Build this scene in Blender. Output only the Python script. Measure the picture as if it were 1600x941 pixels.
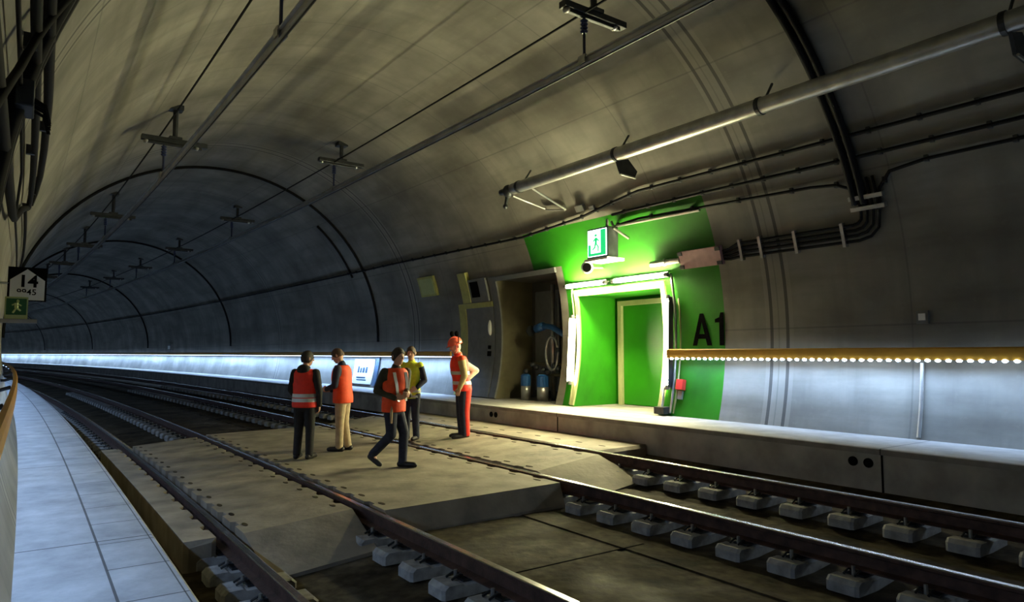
import bpy, bmesh, math, random
from mathutils import Vector, Matrix
random.seed(7)
S = bpy.context.scene
COL = S.collection
for o in list(bpy.data.objects): bpy.data.objects.remove(o)

# ------------------------------------------------------------------ camera, world, exposure
FPX, PITCH, EYE = 1067.0, math.atan((552.5-470.5)/1067.0), 1.9
cam = bpy.data.cameras.new('camera'); cam.sensor_width = 36.0; cam.lens = FPX/1600*36.0
cam.clip_start = 0.03; cam.clip_end = 400
camo = bpy.data.objects.new('camera', cam); COL.objects.link(camo)
camo.location = (0, 0, EYE); camo.rotation_euler = (math.pi/2+PITCH, 0, 0)
S.camera = camo
w = bpy.data.worlds.new('world'); S.world = w; w.use_nodes = True
w.node_tree.nodes['Background'].inputs[0].default_value = (0.10, 0.16, 0.25, 1)
w.node_tree.nodes['Background'].inputs[1].default_value = 0.02
S.view_settings.view_transform = 'Standard'; S.view_settings.look = 'None'
S.view_settings.gamma = 1; S.view_settings.exposure = 0.0
S.view_settings.use_curve_mapping = False
TUBE_E, LED_E, DOT_E = 390.0, 9.0, 45.0
TUBE_COL = (1.0, 0.91, 0.52); LED_COL = (0.37, 0.59, 1.0)
STRIP_NEAR, STRIP_FAR, STRIP_LEFT = 48.0, 125.0, 24.0      # watts per metre-scale strip lamp under the handrails

# ------------------------------------------------------------------ track-following coordinates
# d = metres to the right of the left wall foot, s = metres along the curve, z = height
TH, R = math.radians(34.65), 510.0
CD, CZ, RR = 5.122, 2.316, 5.466        # centre and radius of the tunnel bore
def W(d, s, z):
    a = TH+s/R
    return Vector(((R+d)*math.cos(a)-R*math.cos(TH), (R+d)*math.sin(a)-R*math.sin(TH), z))
def head(s): return TH+s/R
def wr(z, off=0.0):                      # d of the right wall at height z, off metres inwards
    r = RR-off
    return CD+r*math.cos(math.asin((z-CZ)/RR))
def wz(z, off=0.0): return CZ+(RR-off)*(z-CZ)/RR
def WR(s, z, off=0.0): return W(wr(z, off), s, wz(z, off))
def WA(s, ang, off=0.0):                 # ang in degrees, 0 right, 90 crown, 180 left
    a = math.radians(ang)
    return W(CD+(RR-off)*math.cos(a), s, CZ+(RR-off)*math.sin(a))
def angz(z): return math.degrees(math.asin((z-CZ)/RR))
def fr(a, b, step):
    n = max(1, int(math.ceil((b-a)/step-1e-6)))
    return [a+(b-a)*i/n for i in range(n+1)]

# ------------------------------------------------------------------ mesh collector
class MB:
    def __init__(s): s.v = []; s.f = []; s.m = []; s.uv = {}
    def add(s, vs, fs, m=0):
        o = len(s.v); s.v += [Vector(v) for v in vs]
        for f in fs: s.f.append([o+i for i in f]); s.m.append(m)
        return o
    def grid(s, rows, closed=False, m=0, cap=False):
        n = len(rows[0]); vs = [p for r in rows for p in r]; fs = []
        for i in range(len(rows)-1):
            for j in range(n if closed else n-1):
                k = (j+1) % n
                fs.append((i*n+j, i*n+k, (i+1)*n+k, (i+1)*n+j))
        if cap: fs += [tuple(reversed(range(n))), tuple(range((len(rows)-1)*n, len(rows)*n))]
        s.add(vs, fs, m)
    def tube(s, pts, r, n=8, m=0):
        pts = [Vector(p) for p in pts]; rows = []; up = None
        rs = r if isinstance(r, (list, tuple)) else [r]*len(pts)
        for i, p in enumerate(pts):
            t = (pts[min(i+1, len(pts)-1)]-pts[max(i-1, 0)]).normalized()
            if up is None:
                up = t.cross(Vector((0, 0, 1)))
                if up.length < 1e-3: up = t.cross(Vector((1, 0, 0)))
            else: up = up-t*up.dot(t)
            up.normalize(); b = t.cross(up)
            rows.append([p+(up*math.cos(2*math.pi*k/n)+b*math.sin(2*math.pi*k/n))*rs[i] for k in range(n)])
        s.grid(rows, True, m, True)
    def ext(s, prof, ss, m=0, closed=True, cap=True):      # profile of (d,z) swept along s
        s.grid([[W(d, q, z) for d, z in prof] for q in ss], closed, m, cap)
    def box(s, d0, d1, s0, s1, z0, z1, m=0, step=2.0):
        s.ext([(d0, z0), (d1, z0), (d1, z1), (d0, z1)], fr(s0, s1, step), m)
    def wbox(s, s0, s1, z0, z1, o0, o1, m=0):               # slab hugging the right wall
        zs = fr(z0, z1, .25); ss = fr(s0, s1, .5)
        for off in (o0, o1): s.grid([[WR(q, z, off) for z in zs] for q in ss], m=m)
        for q in (ss[0], ss[-1]): s.grid([[WR(q, z, o) for z in zs] for o in (o0, o1)], m=m)
        for z in (zs[0], zs[-1]): s.grid([[WR(q, z, o) for q in ss] for o in (o0, o1)], m=m)
    def lbox(s, c, sx, sy, sz, rot=0.0, m=0, taper=1.0):    # box about c, rot about z
        vs = []
        for z, t in ((-.5, 1.0), (.5, taper)):
            for x, y in ((-.5, -.5), (.5, -.5), (.5, .5), (-.5, .5)):
                X, Y = x*sx*t, y*sy*t
                vs.append((c[0]+X*math.cos(rot)-Y*math.sin(rot), c[1]+X*math.sin(rot)+Y*math.cos(rot), c[2]+z*sz))
        s.add(vs, [(3, 2, 1, 0), (4, 5, 6, 7), (0, 1, 5, 4), (1, 2, 6, 5), (2, 3, 7, 6), (3, 0, 4, 7)], m)
    def ball(s, c, rx, ry=None, rz=None, n=14, k=9, M=None, m=0, zmin=-2):
        ry = ry or rx; rz = rz or rx; rows = []
        for i in range(k+1):
            a = -math.pi/2+math.pi*i/k; row = []
            for j in range(n):
                b = 2*math.pi*j/n
                p = Vector((rx*math.cos(a)*math.cos(b), ry*math.cos(a)*math.sin(b), max(rz*math.sin(a), zmin*rz)))
                if i in (0, k): p += Vector((1e-4*math.cos(b), 1e-4*math.sin(b), 0))
                row.append(Vector(c)+(M @ p if M else p))
            rows.append(row)
        s.grid(rows, True, m, True)
    def mesh(s, name, mats, org=Vector((0, 0, 0)), smooth=False):
        me = bpy.data.meshes.new(name)
        me.from_pydata([v-org for v in s.v], [], s.f)
        for mt in mats: me.materials.append(mt)
        me.polygons.foreach_set('material_index', s.m)
        bm = bmesh.new(); bm.from_mesh(me); bmesh.ops.recalc_face_normals(bm, faces=bm.faces); bm.to_mesh(me); bm.free()
        if smooth: me.polygons.foreach_set('use_smooth', [True]*len(me.polygons))
        me.update(); return me
def bevel(o, wd, seg=2):
    md = o.modifiers.new('bevel', 'BEVEL'); md.width = wd; md.segments = seg; md.limit_method = 'ANGLE'; md.angle_limit = math.radians(40)
def obj(name, mb, mats, parent=None, org=None, smooth=False, bev=0):
    if not isinstance(mats, (list, tuple)): mats = [mats]
    if parent is not None:
        org = Vector(parent['_o']) if '_o' in parent else Vector((0, 0, 0))
    elif org is None:
        xs = mb.v; n = len(xs)
        org = Vector((sum(v.x for v in xs)/n, sum(v.y for v in xs)/n, min(v.z for v in xs)))
    o = bpy.data.objects.new(name, mb.mesh(name, mats, org, smooth)); COL.objects.link(o)
    if parent is not None: o.parent = parent
    else: o.location = org
    o['_o'] = tuple(org)
    if bev: bevel(o, bev)
    return o
def tag(o, label, cat, group=None, kind=None):
    o['label'] = label; o['category'] = cat
    if group: o['group'] = group
    if kind: o['kind'] = kind
    return o
def thing(name, loc, label, cat, group=None, rotz=0.0):
    o = bpy.data.objects.new(name, None); COL.objects.link(o); o.empty_display_size = .1
    o.location = loc; o.rotation_euler = (0, 0, rotz)
    o['_o'] = tuple(loc) if rotz == 0.0 else (0, 0, 0)
    return tag(o, label, cat, group)
def struct(name, mb, mats, parent=None, smooth=False, bev=0):
    o = obj(name, mb, mats, parent, Vector((0, 0, 0)) if parent is None else None, smooth, bev)
    if parent is None: o['kind'] = 'structure'
    return o
def copy_tree(o, parent=None):
    c = o.copy(); COL.objects.link(c); c.parent = parent
    for ch in list(o.children): copy_tree(ch, c)
    return c

# ------------------------------------------------------------------ materials
def newmat(name):
    m = bpy.data.materials.new(name); m.use_nodes = True
    return m, m.node_tree, m.node_tree.nodes['Principled BSDF']
def mat(name, col, rough=.6, metal=0.0, var=.12, scale=6.0, bump=0.0, col2=None, spec=.5):
    m, t, b = newmat(name); N = t.nodes; L = t.links
    g = N.new('ShaderNodeNewGeometry'); nz = N.new('ShaderNodeTexNoise'); nz.inputs['Scale'].default_value = scale; nz.inputs['Detail'].default_value = 4
    L.new(g.outputs['Position'], nz.inputs['Vector'])
    r = N.new('ShaderNodeValToRGB'); r.color_ramp.elements[0].position = .3; r.color_ramp.elements[1].position = .7
    c2 = col2 or tuple(c*(1-2*var) for c in col)
    r.color_ramp.elements[0].color = (*c2, 1); r.color_ramp.elements[1].color = (*[min(1, c*(1+var*.6)) for c in col], 1)
    L.new(nz.outputs['Fac'], r.inputs['Fac']); L.new(r.outputs['Color'], b.inputs['Base Color'])
    b.inputs['Roughness'].default_value = rough; b.inputs['Metallic'].default_value = metal
    b.inputs['Specular IOR Level'].default_value = spec
    if bump:
        bp = N.new('ShaderNodeBump'); bp.inputs['Strength'].default_value = bump; bp.inputs['Distance'].default_value = .02
        n2 = N.new('ShaderNodeTexNoise'); n2.inputs['Scale'].default_value = scale*5; L.new(g.outputs['Position'], n2.inputs['Vector'])
        L.new(n2.outputs['Fac'], bp.inputs['Height']); L.new(bp.outputs['Normal'], b.inputs['Normal'])
    return m
def emis(name, col, st, base=(.8, .8, .8)):
    m, t, b = newmat(name)
    b.inputs['Base Color'].default_value = (*base, 1)
    b.inputs['Emission Color'].default_value = (*col, 1); b.inputs['Emission Strength'].default_value = st
    return m
def vault_mat(name, col, paint=False):
    # concrete read along the bore: u = metres along, v = metres round the arc
    m, t, b = newmat(name); N = t.nodes; L = t.links
    uv = N.new('ShaderNodeUVMap'); uv.uv_map = 'bore'
    sep = N.new('ShaderNodeSeparateXYZ'); L.new(uv.outputs['UV'], sep.inputs[0])
    def noise(sx, sy, sc, det=5, rough=.55):
        mp = N.new('ShaderNodeMapping'); mp.inputs['Scale'].default_value = (sx, sy, 1); L.new(uv.outputs['UV'], mp.inputs['Vector'])
        nz = N.new('ShaderNodeTexNoise'); nz.inputs['Scale'].default_value = sc; nz.inputs['Detail'].default_value = det; nz.inputs['Roughness'].default_value = rough
        L.new(mp.outputs[0], nz.inputs['Vector']); return nz.outputs['Fac']
    def math_(op, a, bb=None, c=None):
        n = N.new('ShaderNodeMath'); n.operation = op
        for i, q in enumerate((a, bb, c)):
            if q is None: continue
            if isinstance(q, (int, float)): n.inputs[i].default_value = q
            else: L.new(q, n.inputs[i])
        return n.outputs[0]
    def mix(f, a, bb, mode='MIX'):
        n = N.new('ShaderNodeMix'); n.data_type = 'RGBA'; n.blend_type = mode
        if isinstance(f, (int, float)): n.inputs[0].default_value = f
        else: L.new(f, n.inputs[0])
        for i, q in ((6, a), (7, bb)):
            if isinstance(q, tuple): n.inputs[i].default_value = (*q, 1)
            else: L.new(q, n.inputs[i])
        return n.outputs[2]
    def ramp(x, a, bb):
        n = N.new('ShaderNodeMapRange'); n.inputs[1].default_value = a; n.inputs[2].default_value = bb; L.new(x, n.inputs[0]); return n.outputs[0]
    dk = tuple(c*.55 for c in col); lt = tuple(min(1, c*1.28) for c in col)
    c = mix(ramp(noise(1, 1, .55), .3, .7), dk, lt)
    if not paint:
        c = mix(math_('MULTIPLY', ramp(noise(.35, 2.4, .8),   .46, .74), .62), c, tuple(q*.42 for q in (col[0]*1.05, col[1], col[2]*.9)))
        c = mix(math_('MULTIPLY', ramp(noise(2.6, .25, .9), .5, .76), .5), c, tuple(q*.5 for q in col))
        c = mix(math_('MULTIPLY', ramp(noise(6, 6, 1.2), .6, .8), .25), c, lt)
        # ring joints: pair of dark seams every 12.87 m, with a paler strip between them
        u = math_('WRAP', math_('SUBTRACT', sep.outputs['X'], 6.95), 6.435, -6.435)
        a = math_('ABSOLUTE', u)
        strip = math_('LESS_THAN', a, .26)
        c = mix(math_('MULTIPLY', strip, .35), c, lt)
        seam = math_('LESS_THAN', math_('ABSOLUTE', math_('SUBTRACT', a, .15)), .03)
        c = mix(math_('MULTIPLY', seam, .75), c, (.03, .03, .03))
        # board marks
        bd = math_('LESS_THAN', math_('FRACT', math_('MULTIPLY', sep.outputs['Y'], .42)), .012)
        c = mix(math_('MULTIPLY', bd, .35), c, (.05, .05, .05))
        bs = math_('LESS_THAN', math_('FRACT', math_('MULTIPLY', math_('SUBTRACT', sep.outputs['X'], 6.95), 1/2.145)), .012)
        c = mix(math_('MULTIPLY', bs, .3), c, (.05, .05, .05))
    L.new(c, b.inputs['Base Color']); b.inputs['Roughness'].default_value = .8 if not paint else .55
    b.inputs['Specular IOR Level'].default_value = .3
    bp = N.new('ShaderNodeBump'); bp.inputs['Strength'].default_value = .18; bp.inputs['Distance'].default_value = .02
    L.new(noise(3, 3, 2.0), bp.inputs['Height']); L.new(bp.outputs['Normal'], b.inputs['Normal'])
    return m
def paving_mat(name, col, usc, lines):
    # 'bore' uv: u along, v across; lines = list of (axis, offset, period, width)
    m, t, b = newmat(name); N = t.nodes; L = t.links
    uv = N.new('ShaderNodeUVMap'); uv.uv_map = 'bore'
    sep = N.new('ShaderNodeSeparateXYZ'); L.new(uv.outputs['UV'], sep.inputs[0])
    nz = N.new('ShaderNodeTexNoise'); nz.inputs['Scale'].default_value = usc*1.6; nz.inputs['Detail'].default_value = 9; nz.inputs['Roughness'].default_value = .65; L.new(uv.outputs['UV'], nz.inputs['Vector'])
    r = N.new('ShaderNodeValToRGB'); r.color_ramp.elements[0].position = .3; r.color_ramp.elements[1].position = .72
    r.color_ramp.elements[0].color = (*[c*.58 for c in col], 1); r.color_ramp.elements[1].color = (*[min(1, c*1.12) for c in col], 1)
    L.new(nz.outputs['Fac'], r.inputs['Fac']); c = r.outputs['Color']
    for ax, off, per, wd, rng in lines:
        x = sep.outputs[ax]
        def M(op, a, q=None):
            n = N.new('ShaderNodeMath'); n.operation = op
            for i, k in enumerate((a, q)):
                if k is None: continue
                if isinstance(k, (int, float)): n.inputs[i].default_value = k
                else: L.new(k, n.inputs[i])
            return n.outputs[0]
        if per: f = M('LESS_THAN', M('FRACT', M('MULTIPLY', M('SUBTRACT', x, off), 1/per)), wd/per)
        else: f = M('LESS_THAN', M('ABSOLUTE', M('SUBTRACT', x, off)), wd/2)
        if rng:
            y = sep.outputs[1-ax]
            f = M('MULTIPLY', f, M('MULTIPLY', M('GREATER_THAN', y, rng[0]), M('LESS_THAN', y, rng[1])))
        mx = N.new('ShaderNodeMix'); mx.data_type = 'RGBA'; L.new(M('MULTIPLY', f, .85), mx.inputs[0]); L.new(c, mx.inputs[6]); mx.inputs[7].default_value = (.03, .03, .03, 1)
        c = mx.outputs[2]
    L.new(c, b.inputs['Base Color']); b.inputs['Roughness'].default_value = .75
    bp = N.new('ShaderNodeBump'); bp.inputs['Strength'].default_value = .15; bp.inputs['Distance'].default_value = .01
    L.new(nz.outputs['Fac'], bp.inputs['Height']); L.new(bp.outputs['Normal'], b.inputs['Normal'])
    return m
M = {}
M['vault'] = vault_mat('vault_concrete', (.215, .205, .175))
M['green'] = vault_mat('green_paint', (.016, .165, .002), True)
M['conc'] = mat('concrete', (.22, .21, .19), .8, var=.2, scale=2.2, bump=.25)
M['pwall'] = mat('platform_wall_concrete', (.42, .40, .36), .8, var=.2, scale=2.2, bump=.25)
def bed_mat():
    m, t, b = newmat('track_bed_concrete'); N = t.nodes; L = t.links
    g = N.new('ShaderNodeNewGeometry')
    def nz(sc, det, dist=0):
        n = N.new('ShaderNodeTexNoise'); n.inputs['Scale'].default_value = sc; n.inputs['Detail'].default_value = det; n.inputs['Distortion'].default_value = dist; L.new(g.outputs['Position'], n.inputs['Vector']); return n.outputs['Fac']
    def ramp(x, stops):
        r = N.new('ShaderNodeValToRGB'); r.color_ramp.elements[0].position = stops[0][0]; r.color_ramp.elements[1].position = stops[-1][0]
        r.color_ramp.elements[0].color = (*stops[0][1], 1); r.color_ramp.elements[1].color = (*stops[-1][1], 1)
        for p, c in stops[1:-1]: e = r.color_ramp.elements.new(p); e.color = (*c, 1)
        L.new(x, r.inputs['Fac']); return r.outputs['Color']
    c1 = ramp(nz(1.1, 6, .8), [(.32, (.018, .015, .010)), (.48, (.060, .048, .028)), (.60, (.085, .072, .048)), (.74, (.14, .125, .10))])
    c2 = ramp(nz(7, 5), [(.35, (.45, .42, .38)), (.7, (1.15, 1.12, 1.05))])
    mx = N.new('ShaderNodeMix'); mx.data_type = 'RGBA'; mx.blend_type = 'MULTIPLY'; mx.inputs[0].default_value = 1; L.new(c1, mx.inputs[6]); L.new(c2, mx.inputs[7])
    L.new(mx.outputs[2], b.inputs['Base Color'])
    rg = ramp(nz(.9, 4, .5), [(.45, (.95, .95, .95)), (.66, (.72, .72, .72))]); L.new(rg, b.inputs['Roughness'])
    b.inputs['Specular IOR Level'].default_value = .12
    bp = N.new('ShaderNodeBump'); bp.inputs['Strength'].default_value = .5; bp.inputs['Distance'].default_value = .02; L.new(nz(9, 5), bp.inputs['Height']); L.new(bp.outputs['Normal'], b.inputs['Normal'])
    return m
M['panel'] = mat('crossing_concrete', (.28, .24, .18), .8, var=.22, scale=2.5, bump=.3)
M['bed'] = bed_mat()
M['block'] = mat('block_concrete', (.34, .34, .33), .75, var=.2, scale=9, bump=.2)
M['walk'] = paving_mat('walkway_paving', (.42, .43, .44), 1.6, [(0, 1.7, 4.2, .02, None), (0, .2, .7, .014, (.44, .9)), (1, .44, None, .016, None), (1, .775, None, .008, None)])
M['plat'] = paving_mat('platform_paving', (.30, .285, .26), 1.4, [(0, 4.53, 6.43, .02, None), (1, 9.45, None, .008, None)])
M['rust'] = mat('rail_rust', (.085, .045, .035), .6, .3, var=.3, scale=8, bump=.2)
M['steel'] = mat('rail_steel', (.72, .70, .68), .25, 1.0, var=.12, scale=14)
M['trench'] = mat('ochre_cover', (.22, .15, .055), .7, var=.25, scale=3, bump=.2)
M['orange'] = mat('handrail_orange', (.50, .25, .02), .45, var=.08, scale=4)
M['black'] = mat('cable_black', (.008, .008, .009), .8, var=.1, spec=.15)
M['dark'] = mat('dark_steel', (.045, .05, .055), .45, .6, var=.2)
M['galv'] = mat('galvanised_steel', (.42, .42, .40), .38, .75, var=.15, scale=5)
M['alu'] = mat('conductor_aluminium', (.46, .46, .45), .4, .7, var=.12, scale=3)
M['grey'] = mat('grey_paint', (.13, .135, .13), .5, var=.1)
M['greyd'] = mat('door_grey', (.16, .165, .16), .45, var=.1)
M['beige'] = mat('beige_concrete_shaded', (.10, .088, .045), .7, var=.15, scale=3)  # beige darkened, shade inside the recess put into the colour
M['cream'] = mat('cream_frame', (.28, .29, .14), .5, var=.05)
M['olive'] = mat('olive_plate', (.40, .40, .12), .5, var=.1)
M['white'] = mat('white_paint', (.78, .78, .76), .45, var=.04)
M['gdoor'] = mat('green_door_paint', (.016, .17, .002), .4, var=.08, scale=2)
M['blue'] = mat('blue_enamel', (.02, .10, .30), .4, var=.1)
M['navyb'] = mat('insulator_blue', (.008, .014, .055), .3, var=.1)
M['pink'] = mat('pink_plate', (.42, .25, .25), .5, var=.08, scale=9)
M['red'] = mat('red_paint', (.62, .04, .03), .4, var=.05)
M['ink'] = mat('black_ink', (.006, .006, .006), .95, var=0, spec=0.0)
M['recess'] = mat('recess_concrete_shaded', (.06, .056, .048), .8, var=.2, scale=2.2, bump=.2)  # darker copy of the concrete, shade of the recess put into the colour
M['sgreen'] = mat('sign_green', (.015, .10, .03), .5, var=.05)
M['syellow'] = mat('sign_pale_green', (.42, .47, .19), .5, var=.05)
M['tube'] = emis('tube_light', TUBE_COL, TUBE_E)
M['led'] = emis('led_light', LED_COL, LED_E); M['dot'] = emis('led_dot', (.62, .78, 1.0), DOT_E)
M['ledl'] = emis('led_light_near', LED_COL, LED_E)
M['exit'] = emis('exit_lit', (.70, 1.0, .82), 3.2)
M['exitg'] = emis('exit_lit_green', (.02, .75, .22), 1.0, (.02, .4, .1))
M['panelw'] = mat('board_white', (.75, .77, .80), .4, var=.04)
M['bstripe'] = mat('board_blue', (.05, .085, .13), .4, var=.05)

# ------------------------------------------------------------------ the bore
S0, S1 = -7.0, 160.0
GRN = (8.06, 13.45)
DOOR = (9.50, 12.00, .68, 3.24)
NICHE = (12.66, 15.10, .68, 3.88)
def shell(name, a0, a1, mats, ss, extra=(), cell=None):
    an = sorted(set([round(a0+(a1-a0)*i/40, 5) for i in range(41)]+[round(e, 5) for e in extra]))
    mb = MB(); uvs = []
    n = len(an)
    mb.v = [WA(q, a) for q in ss for a in an]
    for i in range(len(ss)-1):
        for j in range(n-1):
            k = cell((ss[i]+ss[i+1])/2, (an[j]+an[j+1])/2) if cell else 0
            if k is None: continue
            mb.f.append([i*n+j, i*n+j+1, (i+1)*n+j+1, (i+1)*n+j]); mb.m.append(k)
    me = bpy.data.meshes.new(name); me.from_pydata(mb.v, [], mb.f)
    for mt in mats: me.materials.append(mt)
    me.polygons.foreach_set('material_index', mb.m)
    uvl = me.uv_layers.new(name='bore')
    for lp in me.loops:
        i, j = divmod(lp.vertex_index, n)
        uvl.data[lp.index].uv = (ss[i], math.radians(an[j])*RR)
    me.polygons.foreach_set('use_smooth', [True]*len(me.polygons))
    me.flip_normals()
    o = bpy.data.objects.new(name, me); COL.objects.link(o); o['kind'] = 'structure'
    return o
ss_all = fr(S0, S1, 1.0)
ss_r = sorted(set([round(x, 4) for x in fr(S0, 8.06, 1.0)+fr(8.06, 9.5, .8)+fr(9.5, 12, .8)+fr(12.0, 12.4, 1)+[12.66, 13.45]+fr(13.45, 15.1, 1)+fr(15.1, S1, 1.0)]))
def cellr(q, a):
    z = CZ+RR*math.sin(math.radians(a))
    for (b0, b1, c0, c1) in (DOOR, NICHE):
        if b0 < q < b1 and c0 < z < c1: return None
    if GRN[0] < q < 12.4 and .5 < z < 4.84: return 1
    if q < GRN[1] and q > 12 and 3.98 < z < 4.84: return 1
    return 0
AZ = [angz(z) for z in (.68, 3.24, 3.88, 3.98, 4.84)]
shell('wall_right', -24, 45, [M['vault'], M['green']], ss_r, AZ, cellr)
shell('ceiling', 45, 135, [M['vault']], ss_all)
shell('wall_left', 135, 205, [M['vault']], ss_all)

def uvext(name, prof, ss, m, parent=None):
    # open profile swept along s with the 'bore' uv (u = s, v = running d)
    me = bpy.data.meshes.new(name); n = len(prof)
    me.from_pydata([W(d, q, z) for q in ss for d, z in prof], [], [[i*n+j, i*n+j+1, (i+1)*n+j+1, (i+1)*n+j] for i in range(len(ss)-1) for j in range(n-1)])
    me.materials.append(m); uvl = me.uv_layers.new(name='bore'); cum = [prof[0][0]]
    for j in range(1, n): cum.append(cum[-1]+math.hypot(prof[j][0]-prof[j-1][0], prof[j][1]-prof[j-1][1]))
    for lp in me.loops:
        i, j = divmod(lp.vertex_index, n); uvl.data[lp.index].uv = (ss[i], cum[j])
    bm = bmesh.new(); bm.from_mesh(me); bmesh.ops.recalc_face_normals(bm, faces=bm.faces)
    bm.to_mesh(me); bm.free()
    o = bpy.data.objects.new(name, me); COL.objects.link(o); o['kind'] = 'structure'
    return o
RAILS = [(1.83, -.04), (3.32, .09), (6.21, .13), (7.72, .30)]
# track bed
mb = MB()
mb.ext([(.70, -.46), (1.34, -.44), (1.38, -.37), (1.83, -.36), (3.32, -.23), (3.75, -.205), (3.76, -.19), (5.18, -.19), (5.19, -.205), (5.30, -.205), (5.31, -.19), (5.62, -.19), (5.63, -.205), (6.21, -.19), (6.60, -.145), (6.62, -.10), (7.2, -.06), (7.22, -.08), (7.72, -.02), (8.1, .0), (9.2, .16), (9.2, -.6), (.70, -.6)], ss_all)
fl = struct('floor', mb, M['bed'])
mb = MB()
for q in (2.2, 5.45, 18.5, 21.7, 25.0): mb.box(3.8, 5.6, q-.012, q+.012, -.2, -.188)
obj('bed_joint', mb, M['ink'], fl)
uvext('walkway', [(-.30, .53), (.44, .53), (.80, .53), (.82, .51), (.82, .40)], ss_all, M['walk'])
mb = MB(); mb.ext([(.76, .52), (.80, .40), (.74, .38), (.74, -.5), (.5, -.5), (.5, .52)], ss_all)
struct('walkway_edge_wall', mb, M['conc'])
uvext('platform', [(8.95, .60), (8.95, .67), (8.97, .68), (9.45, .68), (10.9, .68)], ss_all, M['plat'])
mb = MB(); mb.ext([(8.97, .66), (8.97, .05), (9.3, .05), (9.3, .66)], ss_all)
pw = struct('platform_edge_wall', mb, M['pwall'])
mb = MB()
for q in (-1.9, 4.53, 10.96, 17.39, 23.8): mb.box(8.962, 8.98, q-.012, q+.012, .12, .60)
obj('expansion_joint', mb, M['ink'], pw)
for q in (4.9, 4.7, 13.33, 13.15, 21.8, 21.6):
    mb = MB(); mb.tube([W(8.95, q, .48), W(9.0, q, .48)], .062, 16); dp = obj('drain_hole', mb, M['ink'], pw, smooth=False)
mb = MB(); mb.ext([(.86, -.42), (1.28, -.42), (1.28, -.36), (.86, -.36)], fr(8.75, 17.5, 1))
tag(obj('trench_cover', mb, M['trench']), 'ochre brown cover strip lying in the gutter beside the left walkway', 'gutter cover')

# door recess
D0, D1, DZ0, DZ1 = DOOR
mb = MB()
def jamb(mb, q, z0, z1, dback):
    zs = fr(z0, z1, .15)
    mb.grid([[W(wr(z), q, z) for z in zs], [W(dback, q, z) for z in zs]])
jamb(mb, D0, DZ0, DZ1, 11.75); jamb(mb, D1, DZ0, DZ1, 11.75)
mb.grid([[W(wr(DZ1), q, DZ1) for q in (D0, D1)], [W(11.75, q, DZ1) for q in (D0, D1)]])
mb.grid([[W(11.75, q, DZ0) for q in (D0, D1)], [W(11.75, q, DZ1) for q in (D0, D1)]])
struct('wall_door_recess', mb, M['green'])
for o in [bpy.data.objects['wall_door_recess']]:
    u = o.data.uv_layers.new(name='bore')
    for lp in o.data.loops:
        v = o.data.vertices[lp.vertex_index].co; u.data[lp.index].uv = (v.x+v.y, v.z)
mb = MB(); mb.box(10.2, 11.8, D0, D1, .55, .682); struct('floor_door_recess', mb, M['conc'])
# cream door surround on the wall
mb = MB()
mb.wbox(D1, D1+.11, .70, 3.36, .0, .05); mb.wbox(D0-.11, D0, .70, 3.36, .0, .05); mb.wbox(D0-.11, D1+.11, 3.24, 3.38, .0, .05)
struct('trim_1', mb, M['cream'])
d1 = bpy.data.objects.new('door_1', None); COL.objects.link(d1); d1['kind'] = 'structure'; d1.location = W(11.7, 10.8, .68); d1['_o'] = tuple(d1.location)
mb = MB(); mb.box(11.60, 11.76, 11.72, 11.84, .68, 3.16); mb.box(11.60, 11.76, 9.62, 9.74, .68, 3.16); mb.box(11.60, 11.76, 9.74, 11.72, 3.04, 3.16)
obj('door_frame', mb, M['cream'], d1, bev=.008)
mb = MB(); mb.box(11.68, 11.74, 9.74, 11.72, .70, 3.04); obj('door_leaf', mb, M['gdoor'], d1)
mb = MB(); mb.tube([W(11.66, 9.86, 1.75), W(11.62, 9.86, 1.75), W(11.62, 10.0, 1.75)], .012); obj('door_handle', mb, M['galv'], d1)

# equipment recess
N0, N1, NZ0, NZ1 = NICHE
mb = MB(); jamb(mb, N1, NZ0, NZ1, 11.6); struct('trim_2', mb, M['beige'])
mb = MB(); jamb(mb, N0, NZ0, NZ1, 11.6)
mb.grid([[W(wr(NZ1), q, NZ1) for q in (N0, N1)], [W(11.6, q, NZ1) for q in (N0, N1)]])
mb.grid([[W(11.6, q, NZ0) for q in (N0, N1)], [W(11.6, q, NZ1) for q in (N0, N1)]])
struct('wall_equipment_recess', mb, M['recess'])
mb = MB(); mb.box(10.2, 11.7, N0, N1, .55, .682); struct('floor_equipment_recess', mb, M['conc'])
mb = MB(); mb.wbox(N1, N1+.28, .70, 3.95, .0, .05); mb.wbox(N0-.05, N1+.28, 3.86, 3.98, .0, .06); struct('trim_3', mb, M['grey'])

# grey service door to the left of the recess
d2 = bpy.data.objects.new('door_2', None); COL.objects.link(d2); d2['kind'] = 'structure'; d2.location = W(10.4, 16, .68); d2['_o'] = tuple(d2.location)
mb = MB(); mb.wbox(15.42, 16.75, .70, 3.2, .0, .05); obj('door_leaf', mb, M['greyd'], d2)
mb = MB(); mb.wbox(16.75, 17.1, .70, 3.3, .0, .07); mb.wbox(15.4, 17.1, 3.2, 3.34, .0, .07); obj('door_frame', mb, M['olive'], d2)
mb = MB()
mb.ball(WR(15.62, 2.62, .05), .07, .07, .22); obj('window_pane', mb, M['white'], d2, smooth=True)
mb = MB(); mb.wbox(15.58, 15.68, 2.02, 2.12, .04, .09); mb.wbox(15.56, 15.70, 1.82, 1.96, .04, .09); obj('door_lock', mb, M['ink'], d2)

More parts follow.
